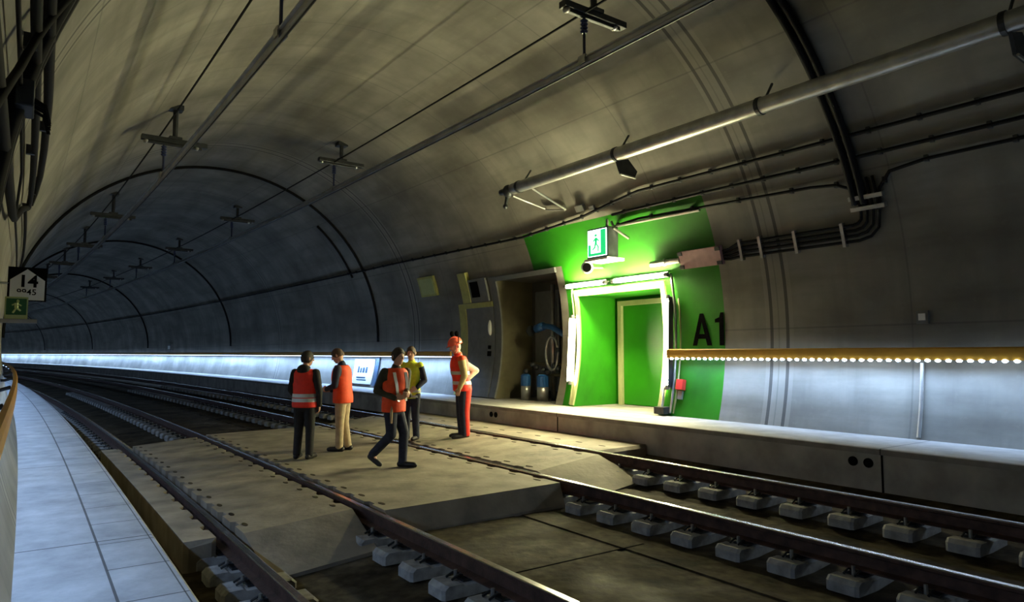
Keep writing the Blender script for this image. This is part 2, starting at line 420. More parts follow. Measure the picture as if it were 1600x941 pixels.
# ------------------------------------------------------------------ rails
def rail_prof(d, zt):
    return [(d-.075, zt-.172), (d+.075, zt-.172), (d+.075, zt-.16), (d+.012, zt-.14), (d+.010, zt-.05), (d+.034, zt-.038), (d+.034, zt-.008), (d-.034, zt-.008), (d-.034, zt-.038), (d-.010, zt-.05), (d-.012, zt-.14), (d-.075, zt-.16)]
RL = ['leftmost of the four rusty steel rails, nearest the left walkway', 'second rusty rail from the left, between the two broad crossing slabs', 'third rusty rail from the left, running behind the walking man', 'rightmost of the four rusty rails, nearest the right platform']
for (d, zt), lab in zip(RAILS, RL):
    mb = MB(); mb.ext(rail_prof(d, zt), fr(-5, 158, 1.0))
    o = tag(obj('rail', mb, M['rust']), lab, 'rail', 'running rails')
    mb = MB(); mb.ext([(d-.036, zt-.012), (d+.036, zt-.012), (d+.036, zt-.004), (d+.028, zt), (d-.028, zt), (d-.036, zt-.004)], fr(-5, 158, 1.0))
    obj('rail_head', mb, M['steel'], o)['label'] = 'bright worn steel running surface'

# ------------------------------------------------------------------ sleeper blocks (one under every rail seat)
def make_block():
    root = thing('sleeper_block', (0, 0, 0), 'x', 'sleeper block'); root['_o'] = (0, 0, 0)
    mb = MB()
    # body with a sloped crown each side of the rail pad ; local x across the rail, y along
    prof = [(-.34, 0), (-.34, .085), (-.30, .125), (-.16, .125), (-.13, .105), (.13, .105), (.16, .125), (.30, .125), (.34, .085), (.34, 0)]
    ys = (-.15, -.15+.03, .15-.03, .15); rows = []
    for i, y in enumerate(ys):
        k = .93 if i in (0, 3) else 1.0
        rows.append([Vector((x*k, y, z*(k if z > .1 else 1))) for x, z in prof])
    mb.grid(rows, True, 0, True); obj('block_body', mb, M['block'], root)
    mb = MB(); mb.lbox((0, 0, .115), .20, .17, .02); obj('rail_pad', mb, M['dark'], root)
    for sx in (-1, 1):
        mb = MB()
        mb.tube([(sx*.20, -.05, .135), (sx*.13, -.05, .165), (sx*.075, -.03, .15), (sx*.075, .03, .15), (sx*.13, .05, .165), (sx*.20, .05, .135)], .011, 6)
        c = obj('rail_clip', mb, M['dark'], root)
        mb = MB(); mb.tube([(sx*.13, 0, .12), (sx*.13, 0, .20)], .018, 6); obj('bolt', mb, M['galv'], c)
    return root
block0 = make_block(); first = True
BL = ['small concrete sleeper block with bolted clips under the leftmost rail', 'small concrete sleeper block with bolted clips under the second rail from the left', 'small concrete sleeper block with bolted clips under the third rail from the left', 'small concrete sleeper block with bolted clips under the rightmost rail']
PH = [.79, .63, .38, .03]
SIMPLE = None
for i, (d, zt) in enumerate(RAILS):
    q = PH[i]-3.0
    while q < 42:
        q += .6
        if 8.35 < q < 16.9: continue
        if q < -1.2 and i > 1: pass
        if q > 30:
            if SIMPLE is None:
                mb = MB(); mb.lbox((0, 0, .06), .66, .30, .12, taper=.94); SIMPLE = mb.mesh('sleeper_block', [M['block']])
            o = bpy.data.objects.new('sleeper_block', SIMPLE); COL.objects.link(o)
        else:
            o = block0 if first else copy_tree(block0); first = False
        bedz = zt-.172-.03-.12
        o.location = W(d, q, bedz); o.rotation_euler = (0, 0, head(q))
        tag(o, BL[i], 'sleeper block', 'sleeper blocks '+['along the leftmost rail', 'along the second rail', 'along the third rail', 'along the rightmost rail'][i])

# ------------------------------------------------------------------ crossing panels
def panel(label, dl, dr, zl, zr, s0, s1, ramp0, bedl, bedr, notchl=True, notchr=True, slots=None, vert=.04):
    mb = MB(); rows = []
    q = s0; edges = [(s0+ramp0, 0)]
    zb = lambda t: bedl*(1-t)+bedr*t
    st = []; k = 0; x = s0+ramp0
    while x < s1-.01:
        st += [(x, 0), (x+.36, 0), (x+.40, 1), (x+.56, 1)]; x += .6
    st = [(min(a, s1), n) for a, n in st]+[(s1, 0)]
    top = []
    for a, n in st:
        l = dl+(.055 if n and notchl else 0); r = dr-(.055 if n and notchr else 0)
        rows.append([W(l, a, bedl), W(l, a, zl), W(r, a, zr), W(r, a, bedr)])
    rows.insert(0, [W(dl+.05, s0, bedl), W(dl+.05, s0, bedl+vert), W(dr-.05, s0, bedr+vert), W(dr-.05, s0, bedr)])
    mb.grid(rows, False, 0, True)
    o = tag(obj('crossing_panel', mb, M['panel']), label, 'crossing slab')
    if slots:
        x = s0+ramp0+.35
        while x < s1-.2:
            for dd in slots:
                t = (dd-dl)/(dr-dl); z = zl*(1-t)+zr*t
                mb = MB()
                mb.add([W(dd+.028*math.cos(b), x+.085*math.sin(b), z+.003) for b in [2*math.pi*j/14 for j in range(14)]]+[W(dd+.028*math.cos(b), x+.085*math.sin(b), z-.02) for b in [2*math.pi*j/14 for j in range(14)]], [tuple(range(14))]+[(j, (j+1) % 14, 14+(j+1) % 14, 14+j) for j in range(14)])
                obj('lifting_slot', mb, M['bed'], o)
            x += .6
    return o
panel('narrow concrete crossing strip between the left walkway and the leftmost rail', 1.38, 1.70, -.055, -.05, 7.85, 16.2, .03, -.40, -.37, False, True, vert=.28)
panel('broad concrete crossing slab with sloping end between the two left rails', 1.96, 3.19, -.03, .07, 6.95, 16.3, .85, -.35, -.24, slots=(2.06, 3.08))
panel('broad middle concrete crossing slab that three people stand on', 3.45, 6.08, .08, .115, 7.3, 16.6, .16, -.215, -.19, slots=(3.57, 5.95))
panel('concrete crossing slab with sloping end between the two right rails', 6.34, 7.59, .13, .27, 7.3, 16.7, 1.0, -.18, -.03, slots=(6.46, 7.47))
panel('narrow pale concrete strip with slots along the foot of the right platform', 7.85, 8.96, .285, .30, 8.5, 17.0, .06, -.02, .0, False, False, slots=(8.25,), vert=.25)

# ------------------------------------------------------------------ handrails with LED strips
def rail_led(mb, d, q, z, L, wd=.03): mb.box(d-wd, d+wd, q-L/2, q+L/2, z-.018, z)
def handrail(label, d, z0, z1, s0, s1, side, nled, strip_from, lm, watts, tilt, spread, pitch=.13):
    root = thing('handrail', W(d, (max(s0, -3)+min(s1, 20))/2, z0), label, 'handrail')
    lw = .03 if side > 0 else .005
    mb = MB(); mb.ext([(d-.024, z0), (d+.024, z0), (d+.024, z1-.02), (d+.012, z1), (d-.012, z1), (d-.024, z1-.02)], fr(s0, s1, 1.0)); obj('rail_profile', mb, M['orange'], root)
    q = s0+.6; k = 0
    while q < min(s1, 60):
        mb = MB()
        zz = z0+.05
        dw = CD+side*math.sqrt(RR**2-(zz-CZ)**2)
        mb.tube([W(d+side*.03, q, zz), W(d+side*.12, q, zz-.03), W(dw, q, zz-.03)], .022, 6)
        obj('wall_bracket', mb, M['dark'], root); q += 3.2
    q = strip_from-pitch if s1 > strip_from else s1-.12
    for i in range(nled):
        mb = MB(); mb.ball(W(d-side*.012, q, z0-.008), .036, .036, .022, 8, 4)
        obj('led', mb, lm, root); q -= pitch
    for a in fr(max(strip_from, s0), s1, 8.0)[:-1] if s1 > strip_from else []:
        mb = MB(); mb.ext([(d-lw, z0-.022), (d+lw, z0-.022), (d+lw, z0-.002), (d-lw, z0-.002)], fr(a, min(a+8.0, s1), 1.0)); obj('led_strip', mb, lm, root)
    if q > s0:
        mb = MB(); mb.ext([(d-lw, z0-.022), (d+lw, z0-.022), (d+lw, z0-.002), (d-lw, z0-.002)], fr(s0, q, 1.0)); obj('led_strip', mb, lm, root)
    L_ = 4.0; a = s0
    while a < s1-.3:
        b = min(a+L_, s1); ld = bpy.data.lights.new('strip_lamp', 'AREA'); ld.shape = 'RECTANGLE'; ld.size = .016 if side < 0 else .04; ld.size_y = b-a
        ld.energy = watts*(b-a)/L_; ld.color = LED_COL; ld.spread = math.radians(spread)
        lo = bpy.data.objects.new('strip_lamp', ld); COL.objects.link(lo); lo.location = W(d-.008 if side < 0 else d, (a+b)/2, z0-(.026 if side < 0 else .03))
        hq = head((a+b)/2); lo.rotation_euler = (Matrix.Rotation(hq, 3, 'Z') @ Matrix.Rotation(-side*math.radians(tilt), 3, 'Y')).to_euler()
        a = b
    return root
handrail('near orange handrail with row of white light dots, right of the A1 door', 10.24, 1.81, 1.985, -4.5, 9.15, 1, 70, 99, M['dot'], STRIP_NEAR, 12, 128)
handrail('far orange handrail glowing beneath, along the right wall behind the group', 10.24, 1.81, 1.96, 17.2, 158, 1, 0, 17.2, M['led'], STRIP_FAR, 8, 160)
handrail('orange handrail on the left wall above the narrow walkway', -.115, 1.50, 1.595, -4.5, 121, -1, 0, -4.5, M['ledl'], STRIP_LEFT, -16, 150)
mb = MB(); mb.tube([WR(4.68, z, .03) for z in fr(.7, 1.76, .2)], .03, 8); tag(obj('conduit', mb, M['galv']), 'short vertical grey conduit on the white lit wall under the near handrail', 'conduit')

# ------------------------------------------------------------------ cables round and along the bore
def ringcable(q, offs, label, group, a0, a1, r=.035, off=.05):
    for i, o_ in enumerate(offs):
        mb = MB(); mb.tube([WA(q+o_, a, off) for a in fr(a0, a1, 3)], r, 6)
        tag(obj('cable', mb, M['black'], smooth=True), label[i], 'cable', group)
ringcable(5.35, (-.1, .03), ['black ring cable over the nearest part of the vault, the nearer of the pair', 'black ring cable over the nearest part of the vault, the farther of the pair'], 'ring cables', 20, 176, .058, .06)
ringcable(22.55, (0,), ['thin black ring cable around the vault where the blue light begins'], 'ring cables', 0, 180, .045, .04)
ringcable(23.6, (0,), ['short black ring cable stub on the upper right of the dark far vault'], 'ring cables', 26, 50, .04, .04)
ringcable(40.2, (0,), ['thin dark ring cable far down the blue part of the tunnel'], 'ring cables', 0, 180, .05, .04)
for q, l_ in ((59.3, 'second thin dark ring cable far down the blue tunnel'), (78.6, 'third thin dark ring cable far down the blue tunnel'), (100.0, 'farthest thin dark ring cable, near the vanishing left end of the tunnel')):
    ringcable(q, (0,), [l_], 'ring cables', 0, 180, .06 if q < 60 else .035, .04)
def lcable(label, pts, r=.03, name='cable', off=.05, m='black', left=False, clips=0):
    # pts (s, z) on the wall, smoothed by dense interpolation
    P = []
    for (a, za), (b, zb_) in zip(pts, pts[1:]):
        n = max(2, int((abs(b-a)+abs(zb_-za))/.35)+1)
        P += [(a+(b-a)*i/n, za+(zb_-za)*i/n) for i in range(n)]
    P.append(pts[-1])
    def pos(q, z, o=off):
        p = WR(q, z, o)
        if left:
            ph = math.asin((z-CZ)/RR); return W(CD-(RR-o)*math.cos(ph), q, CZ+(RR-o)*math.sin(ph))
        return p
    mb = MB(); mb.tube([pos(q, z) for q, z in P], r, 6)
    o = tag(obj(name, mb, M[m], smooth=True), label, 'cable', None)
    if clips:
        i = 0; k = 0
        while i < len(P) and k < 40:
            q, z = P[i]; i += clips
            if q < 1 or q > 24: continue
            mb = MB(); mb.lbox(pos(q, z, off*.6), .07, .05, .09, head(q)); obj('cable_clip', mb, M['dark'], o); k += 1
    return o
lcable('topmost long black cable along the right wall, dipping left of the green paint', [(-4, 5.13), (9.4, 5.15), (10.2, 5.06), (11.2, 4.93), (13.4, 4.80), (20, 4.87), (60, 4.83), (158, 4.83)], .03, clips=2)
lcable('middle long black cable on the right wall, ending above the green paint', [(-4, 4.87), (5.2, 4.84), (8, 4.85), (10.3, 4.84)], .03, clips=2)
lcable('lowest black cable on the far right, curving down towards the cable bundle', [(-4, 4.64), (4.3, 4.62), (4.8, 4.56), (5.0, 4.35), (5.05, 4.1)], .026, clips=3)
lcable('black cable above the green paint, curving down at its right end into the bundle', [(10.25, 4.62), (9.65, 4.66), (6.0, 4.56), (5.6, 4.52), (5.35, 4.4), (5.25, 4.2)], .026, clips=3)
# bundle: four cables from ring down and across to the pink box
for i, (zz, q0) in enumerate(((3.89, 5.32), (3.81, 5.23), (3.73, 5.14), (3.65, 5.05))):
    rad = .16+i*.07
    pts = [(q0, 4.55), (q0, zz+rad+.05), (q0+rad*.15, zz+rad*.45), (q0+rad*.5, zz+rad*.12), (q0+rad, zz), (7.55, zz), (7.75, 3.72+.06*(1.5-i)), (7.88, 3.72+.05*(1.5-i))]
    lcable('black cable of the bracketed bundle leading to the pink box, '+['topmost', 'second from top', 'third from top', 'lowest'][i]+' of four', pts, .024)
for q in (5.65, 6.45, 7.1, 7.5):
    mb = MB(); mb.wbox(q-.025, q+.025, 3.58, 3.95, .01, .09)
    tag(obj('cable_clamp', mb, M['galv'], bev=.004), 'narrow metal clamp across the cable bundle right of the pink box, '+{5.65: 'rightmost', 6.45: 'third from left', 7.1: 'second from left', 7.5: 'leftmost'}[q], 'clamp', 'clamps on the cable bundle')
for q in (4.28, 4.12):
    mb = MB()
    mb.wbox(4.95, 5.45, q-.03, q+.03, .01, .10)
    tag(obj('cable_clamp', mb, M['galv'], bev=.004), 'metal clamp bar where the ring cables meet the bundle, '+('upper' if q > 4.2 else 'lower')+' of two', 'clamp', 'clamps at the ring cables')
# left wall cables
lcable('thick black cable on the upper left wall, the upper of two', [(2, 3.93), (4.7, 3.97), (6.9, 4.07), (8.7, 4.09), (9.9, 4.06), (10.4, 3.95), (10.5, 3.80)], .034, left=True, off=.08, clips=9)
lcable('thick black cable on the upper left wall, the lower of two', [(2, 3.75), (4.6, 3.77), (6.1, 3.81), (8.7, 3.82), (9.8, 3.80), (10.4, 3.74)], .029, left=True, off=.08, clips=9)
lcable('black cable hanging low on the left wall with a hooked end', [(2, 3.21), (5.1, 3.19), (6.4, 3.20), (8.0, 3.22), (8.5, 3.27), (8.9, 3.40), (9.6, 3.58), (10.3, 3.72)], .035, left=True, off=.07)
lcable('thin dark cable on the left wall behind the hooked cable', [(2, 3.58), (4.5, 3.58), (7.6, 3.56), (8.9, 3.33), (15, 3.42), (22, 3.42)], .012, left=True, off=.06)
lcable('black cable crossing the left wall on a slant', [(3.6, 2.9), (4.04, 3.18), (4.39, 3.43), (4.6, 3.68), (5.0, 4.11), (5.2, 4.35)], .024, left=True, off=.10)
lcable('thin cable running on along the left wall above the house-shaped sign', [(10.6, 3.76), (14, 3.86), (17.4, 3.93), (60, 4.0)], .022, left=True, off=.04)
ph = math.asin((3.55-CZ)/RR)
jb = thing('junction_box', W(CD-(RR-.1)*math.cos(ph), 5.26, 3.45), 'dark junction box with bristling cable ends on the left wall', 'junction box')
mb = MB(); mb.lbox(W(CD-(RR-.09)*math.cos(ph), 5.26, 3.52), .10, .30, .17, head(5)); obj('housing', mb, M['dark'], jb, bev=.01)
for i in range(5):
    a = W(CD-(RR-.14)*math.cos(ph), 5.16+.05*i, 3.48+.03*(i % 2)); mb = MB()
    mb.tube([a, a+Vector((.05, .03, -.03)), a+Vector((.07, .05, -.14))], .012, 6); obj('cable_end', mb, M['black'], jb)

# ------------------------------------------------------------------ overhead line
def conductor(d, z, zf, l1, l2):
    mb = MB(); mb.ext([(d-.045, z+.11), (d+.045, z+.11), (d+.045, z+.095), (d+.012, z+.085), (d+.012, z+.03), (d+.03, z+.0), (d+.012, z-.02), (d-.012, z-.02), (d-.03, z), (d-.012, z+.03), (d-.012, z+.085), (d-.045, z+.095)], fr(-5, 158, 1.0))
    o = tag(obj('overhead_conductor_rail', mb, M['alu']), l1, 'conductor rail')
    mb = MB(); mb.tube([W(d, q, z-.03) for q in fr(-5, 158, 1.0)], .012, 6); obj('contact_wire', mb, M['dark'], o)
    mb = MB(); mb.tube([W(d-.02, q, zf) for q in fr(-5, 158, 1.5)], .018, 6)
    tag(obj('feeder_wire', mb, M['black']), l2, 'wire')
conductor(6.56, 6.19, 6.98, 'right aluminium overhead conductor rail, over the right track', 'thin black feeder wire above the right conductor rail')
conductor(2.18, 5.48, 6.50, 'left aluminium overhead conductor rail, over the left track', 'thin black feeder wire above the left conductor rail')
def make_support(drop, gap):
    # local: x across, y along, origin at ceiling mount
    root = thing('overhead_support', (0, 0, 0), 'x', 'overhead line support'); root['_o'] = (0, 0, 0)
    zb = -drop
    mb = MB(); mb.lbox((0, 0, .02), .26, .26, .10); mb.tube([(0, 0, .05), (0, 0, zb)], [.055, .05], 8); mb.lbox((0, 0, zb-.02), .24, .2, .06); obj('hanger_post', mb, M['dark'], root)
    mb = MB(); mb.lbox((.0, 0, zb-.08), 1.25, .15, .10); mb.lbox((.0, 0, zb-.155), 1.05, .07, .05); obj('cross_arm', mb, M['dark'], root, bev=.01)
    mb = MB(); mb.tube([(-.2, 0, zb-.12), (-.2, 0, zb-.2)], .02, 8); zz = zb-.2
    for k in range(4): mb.tube([(-.2, 0, zz), (-.2, 0, zz-.02), (-.2, 0, zz-.05)], [.035, .062, .035], 10); zz -= .055
    mb.tube([(-.2, 0, zz), (-.2, 0, zz-gap)], .022, 8); obj('insulator', mb, M['navyb'], root)
    mb = MB(); mb.lbox((-.2, 0, zz-gap), .12, .16, .05); mb.lbox((-.25, 0, zz-gap-.05), .02, .14, .08); mb.lbox((-.15, 0, zz-.05-gap), .02, .14, .08); obj('rail_clamp', mb, M['galv'], root)
    for x in (-.54, .42):
        mb = MB(); mb.ball((x, 0, zb-.15), .05, .07, .045, 10, 6); c = obj('wire_clamp', mb, M['galv'], root)
    return root
def supports(d, zc, qs, labf, group):
    zt = CZ+math.sqrt(RR**2-(d+.2-CD)**2); drop = zt-zc-.95
    drop = max(drop, .12)
    base = make_support(drop, max(.03, zt-drop-.42-zc-.16))
    for i, q in enumerate(qs):
        o = base if i == 0 else copy_tree(base)
        o.location = W(d+.2, q, zt-.05); o.rotation_euler = (0, 0, head(q)); tag(o, labf[i], 'overhead line support', group)
ordn = ['nearest', 'second', 'third', 'fourth', 'fifth', 'sixth', 'seventh', 'eighth']
supports(6.56, 6.19, [7.42, 17.2, 26.9, 36.2, 45.1, 52.9, 61.3], [('nearest dark support arm with insulator holding up the right conductor rail' if i == 0 else ordn[i]+' support arm from the camera above the right conductor rail') for i in range(7)], 'supports of the right conductor rail')
supports(2.18, 5.48, [7.7, 15.4, 24.9, 32.4, 39.5, 47.0], [('nearest dark support above the left conductor rail, cut by the top edge' if i == 0 else ordn[i]+' support arm from the camera above the left conductor rail') for i in range(6)], 'supports of the left conductor rail')

# ------------------------------------------------------------------ big pipe under the right haunch
PD, PZ = 8.78, 5.60
pp = thing('pipe', W(PD, 4, PZ-.13), 'thick grey metal pipe running along the upper right vault', 'pipe')
mb = MB(); mb.tube([W(PD, q, PZ) for q in fr(-4, 12.25, .8)], .125, 20); obj('pipe_body', mb, M['galv'], pp, smooth=True)
for q in (-1.5, 2.9, 6.0, 9.0, 12.0):
    mb = MB(); mb.tube([W(PD, q-.03, PZ), W(PD, q+.03, PZ)], .14, 20); c = obj('pipe_collar', mb, M['dark'], pp)
    mb = MB(); mb.tube([W(PD+.1, q, PZ+.1), W(PD+.32, q, PZ+.42)], .02, 6); obj('hanger_rod', mb, M['dark'], c)
for q, lb in ((9.0, 'dark flat plate hanging under the pipe above the door'), (2.85, 'dark flat plate under the pipe at the right picture edge')):
    mb = MB(); pr = [(PD-.02, PZ-.13), (PD+.28, PZ-.05), (PD+.52, PZ-.25), (PD+.45, PZ-.38), (PD+.08, PZ-.36)]
    mb.grid([[W(d, q-.02, z) for d, z in pr], [W(d, q+.02, z) for d, z in pr]], True, 0, True)
    o = tag(obj('hanging_plate', mb, M['dark']), lb, 'plate'); o['group'] = 'plates under the pipe'
    mb = MB(); mb.tube([W(PD+.08, q-.03, PZ-.37), W(PD+.46, q-.03, PZ-.39)], .018, 6); obj('edge_strip', mb, M['galv'], o)
eb = thing('pipe_end_bracket', W(PD+.1, 12.5, PZ-.3), 'bracket and valve fitting at the far end of the thick pipe', 'bracket')
mb = MB(); mb.ball(W(PD, 12.42, PZ-.02), .13, .16, .15); mb.tube([W(PD, 12.3, PZ), W(PD, 12.7, PZ)], .07, 10); obj('end_valve', mb, M['dark'], eb, smooth=True)
mb = MB(); mb.tube([W(PD, 12.45, PZ-.12), W(PD-.02, 12.5, PZ-.36)], [.05, .03], 8); mb.ball(W(PD-.02, 12.5, PZ-.36), .06, .06, .06); obj('drain_cock', mb, M['dark'], eb)
mb = MB(); mb.tube([W(PD+.05, 12.3, PZ-.15), WR(12.2, 5.25, .02)], .022, 6); mb.tube([W(PD+.05, 11.6, PZ-.12), WR(11.6, 5.15, .02)], .022, 6); mb.tube([WR(12.2, 5.25, .05), WR(11.6, 5.15, .05)], .022, 6); obj('bracket_arm', mb, M['galv'], eb)
wf = thing('wall_fixture', WR(11.1, 5.12, .04), 'small grey fixing plates on the vault under the pipe end', 'fixture')
mb = MB(); mb.wbox(11.0, 11.25, 5.05, 5.17, .0, .08); obj('fixing_plate', mb, M['galv'], wf); mb = MB(); mb.wbox(10.72, 10.86, 5.02, 5.10, .0, .06); obj('fixing_plate', mb, M['galv'], wf)

# ------------------------------------------------------------------ lamps round the door
def tubelamp(label, pa, pb, nrm):
    root = thing('tube_lamp', (pa+pb)/2, label, 'lamp', 'tube lamps round the door')
    ax = (pb-pa).normalized()
    mb = MB(); mb.tube([pa, pb], .045, 10); obj('tube', mb, M['tube'], root, smooth=True)['label'] = 'glowing white glass tube'
    for p, s_ in ((pa, -1), (pb, 1)):
        mb = MB(); mb.tube([p+ax*s_*.0, p+ax*s_*.09], .045, 10); obj('end_cap', mb, M['grey'], root)
        mb = MB(); mb.tube([p+ax*s_*.05, p+ax*s_*.05-nrm*.13], .018, 6); obj('bracket', mb, M['grey'], root)
    return root
def lamp_shield(root, pa, pb, n_, lip=0):  # back plate and side lip added to keep tube light off wall and recess
    ax = (pb-pa).normalized(); sd = ax.cross(n_).normalized(); o_ = -n_*.06; mb = MB()
    pr = [sd*.055+o_, sd*.055+o_-n_*.035, -sd*.055+o_-n_*.035, -sd*.055+o_]
    mb.grid([[pa-ax*.04+p for p in pr], [pb+ax*.04+p for p in pr]], True, 0, True)
    if lip:
        l_ = [sd*.058*lip+o_-n_*.035, sd*.066*lip+o_-n_*.035, sd*.066*lip+n_*.05, sd*.058*lip+n_*.05]
        mb.grid([[pa-ax*.04+p for p in l_], [pb+ax*.04+p for p in l_]], True, 0, True)
    obj('lamp_shield', mb, M['dark'], root)
def nrm(s, z): return (WR(s, z, .5)-WR(s, z, 0)).normalized()
for lb, (sa, za), (sb, zb_), lp in (('left of the two horizontal tube lamps above the green doorway', (12.15, 3.50), (10.95, 3.50), 0),
        ('right of the two horizontal tube lamps above the green doorway', (10.60, 3.50), (9.22, 3.50), 0),
        ('upright tube lamp on the left side of the green doorway', (12.16, 1.24), (12.16, 2.72), 1),
        ('upright tube lamp on the right side of the green doorway', (9.27, 1.25), (9.27, 3.0), -1)):
    of_ = .12 if lp else .18; pa, pb = WR(sa, za, of_), WR(sb, zb_, of_); n_ = nrm((sa+sb)/2, (za+zb_)/2)
    t_ = tubelamp(lb, pa, pb, n_)
    sd = (pb-pa).normalized().cross(n_); fw = W(0, sa+1, 1)-W(0, sa, 1)
    lamp_shield(t_, pa, pb, n_, 0 if not lp else lp*(1 if sd.dot(fw) > 0 else -1))
lcable('pale conduit running down the wall left of the doorway', [(12.05, 3.55), (12.16, 3.3), (12.17, 2.4), (12.13, 1.2), (12.1, .72)], .02, 'conduit', .06, 'cream')
lcable('grey conduit running down the wall right of the doorway', [(9.16, 3.5), (9.17, 2.0), (9.15, .72)], .028, 'conduit', .06, 'galv')
lcable('second thin conduit right of the doorway, beside the handrail end', [(9.06, 3.0), (9.06, 1.95), (9.08, .72)], .018, 'conduit', .05, 'cream')
rb = thing('emergency_call_box', WR(8.98, 1.1, .0), 'small red call box on the green wall below the handrail end', 'call box')
mb = MB(); mb.wbox(8.90, 9.06, 1.18, 1.38, .02, .12); obj('box', mb, M['red'], rb, bev=.01)
mb = MB(); mb.wbox(8.93, 9.03, 1.0, 1.16, .02, .07); obj('holder', mb, M['galv'], rb)
bs = thing('floor_fitting', WR(9.3, .69, .1), 'small dark floor fitting at the foot of the right door lamp', 'fitting')
mb = MB(); mb.lbox(WR(9.3, .75, .12), .22, .26, .14, head(9)); obj('foot', mb, M['dark'], bs, bev=.01); mb = MB(); mb.tube([WR(9.33, .8, .12), WR(9.33, 1.2, .13)], .02, 8); obj('stem', mb, M['galv'], bs)
# exit sign box (lit face looks down the platform towards the camera)
es = thing('exit_sign', W(9.9, 10.53, 3.92), 'lit green and white running man exit sign box above the doorway', 'sign')
mb = MB(); mb.box(9.72, 10.02, 10.22, 10.84, 3.91, 4.55); obj('housing', mb, M['dark'], es, bev=.01)  # dark colour stands in for shade on the side of the box
mb = MB(); mb.box(9.705, 9.73, 10.25, 10.81, 3.945, 4.515); obj('lit_face', mb, M['exit'], es)
def facept(u, v): return W(9.70, 10.79-.52*u, 3.96+.54*v)
def fpoly(mb, pts, th=.004):
    n = len(pts); dv = W(9.704, 10.5, 4)-W(9.70, 10.5, 4); mb.add([facept(*p) for p in pts]+[facept(*p)+dv for p in pts], [tuple(range(n)), tuple(range(n, 2*n))]+[(i, (i+1) % n, n+(i+1) % n, n+i) for i in range(n)])
mb = MB()
fpoly(mb, [(.72, 0), (1, 0), (1, 1), (.72, 1)]); fpoly(mb, [(0, 0), (.14, 0), (.14, .45), (0, .45)]); fpoly(mb, [(.14, 0), (.72, 0), (.72, .10), (.14, .10)])
obj('green_field', mb, M['exitg'], es)
mb = MB()
fpoly(mb, [(.44+.07*math.cos(a), .80+.05*math.sin(a)) for a in [2*math.pi*j/12 for j in range(12)]])
for pl in ([(.40, .72), (.52, .70), (.50, .46), (.38, .46)], [(.50, .70), (.64, .58), (.62, .54), (.49, .62)], [(.41, .70), (.28, .60), (.30, .55), (.41, .62)], [(.38, .47), (.47, .46), (.40, .30), (.26, .22), (.24, .27), (.34, .34)], [(.44, .47), (.50, .47), (.62, .34), (.60, .16), (.55, .16), (.55, .32)]): fpoly(mb, pl)
obj('running_man', mb, M['exitg'], es)
mb = MB(); mb.tube([W(10.0, 10.53, 4.53), WR(10.53, 4.76, .0)], .03, 8);  obj('wall_bracket', mb, M['grey'], es)
mb = MB(); mb.box(9.66, 10.15, 10.18, 10.88, 3.85, 3.90); obj('under_shelf', mb, M['white'], es)
sp = thing('loudspeaker', W(9.95, 11.0, 3.7), 'white round loudspeaker horn mounted under the exit sign', 'loudspeaker')
mb = MB(); a = W(9.84, 10.98, 3.76); hd = (W(9.3, 10.6, 3.68)-W(9.84, 11.0, 3.76)).normalized()
mb.tube([a-hd*.28, a-hd*.1, a+hd*.02], [.08, .12, .14], 16); obj('horn', mb, M['white'], sp, smooth=True)
mb = MB(); mb.tube([a+hd*.015, a+hd*.03], .10, 16); obj('mouth', mb, M['ink'], sp)
mb = MB(); mb.tube([a-hd*.15, WR(11.05, 3.80, 0)], .02, 6); obj('arm', mb, M['galv'], sp)
# pale angled bracket above the green paint
pb = thing('cable_bracket', WR(10.2, 4.55, .05), 'pale slanted cable bracket on the green paint right of the exit sign', 'bracket')
mb = MB(); mb.tube([WR(10.35, 4.72, .08), WR(10.2, 4.60, .22), WR(10.05, 4.32, .05)], .03, 6); obj('strut', mb, M['galv'], pb)
mb = MB(); mb.tube([WR(10.3, 4.62, .10), WR(8.15, 4.58, .06)], .028, 6); obj('bar', mb, M['galv'], pb)
# pink junction plate
pj = thing('junction_box', WR(8.4, 3.55, .03), 'flat pinkish junction box between green paint and cable bundle', 'junction box')
mb = MB(); mb.wbox(7.9, 8.84, 3.56, 3.90, .02, .12); obj('lid', mb, M['pink'], pj, bev=.01)
mb = MB()
for q, z in ((7.94, 3.6), (7.94, 3.86), (8.80, 3.6), (8.80, 3.86)): mb.wbox(q-.05, q+.05, z-.035, z+.035, .11, .14)
obj('corner_clip', mb, M['dark'], pj)
mb = MB(); mb.tube([WR(8.86, 3.74, .08), WR(9.6, 3.74, .08)], .06, 10); mb.tube([WR(9.2, 3.74, .08), WR(9.26, 3.74, .08)], .075, 10); obj('cable_gland', mb, M['galv'], pj)
# A1 lettering on the green paint
def text_mesh(body, size, offset=0.0, extrude=0.0):
    cu = bpy.data.curves.new('t', 'FONT'); cu.body = body; cu.size = size; cu.offset = offset; cu.extrude = extrude; cu.fill_mode = 'FRONT'
    to = bpy.data.objects.new('t', cu); COL.objects.link(to)
    dg = bpy.context.evaluated_depsgraph_get(); me = bpy.data.meshes.new_from_object(to.evaluated_get(dg))
    vs = [v.co.copy() for v in me.vertices]; fs = [list(p.vertices) for p in me.polygons]
    bpy.data.objects.remove(to); bpy.data.meshes.remove(me); bpy.data.curves.remove(cu); return vs, fs
def wall_text(body, size, s_left, z0, off, boldness):
    vs, fs = text_mesh(body, size, boldness); mb = MB()
    mb.add([WR(s_left-v.x*.66, z0+v.y, off) for v in vs], fs); return mb
le = MB()
def lpoly(pts, org=8.80, z0=2.05, H_=.62):                  # flat letter piece, x to the right on the wall
    n = len(pts); le.add([WR(org-x*H_, z0+y*H_, .006) for x, y in pts], [tuple(range(n))])
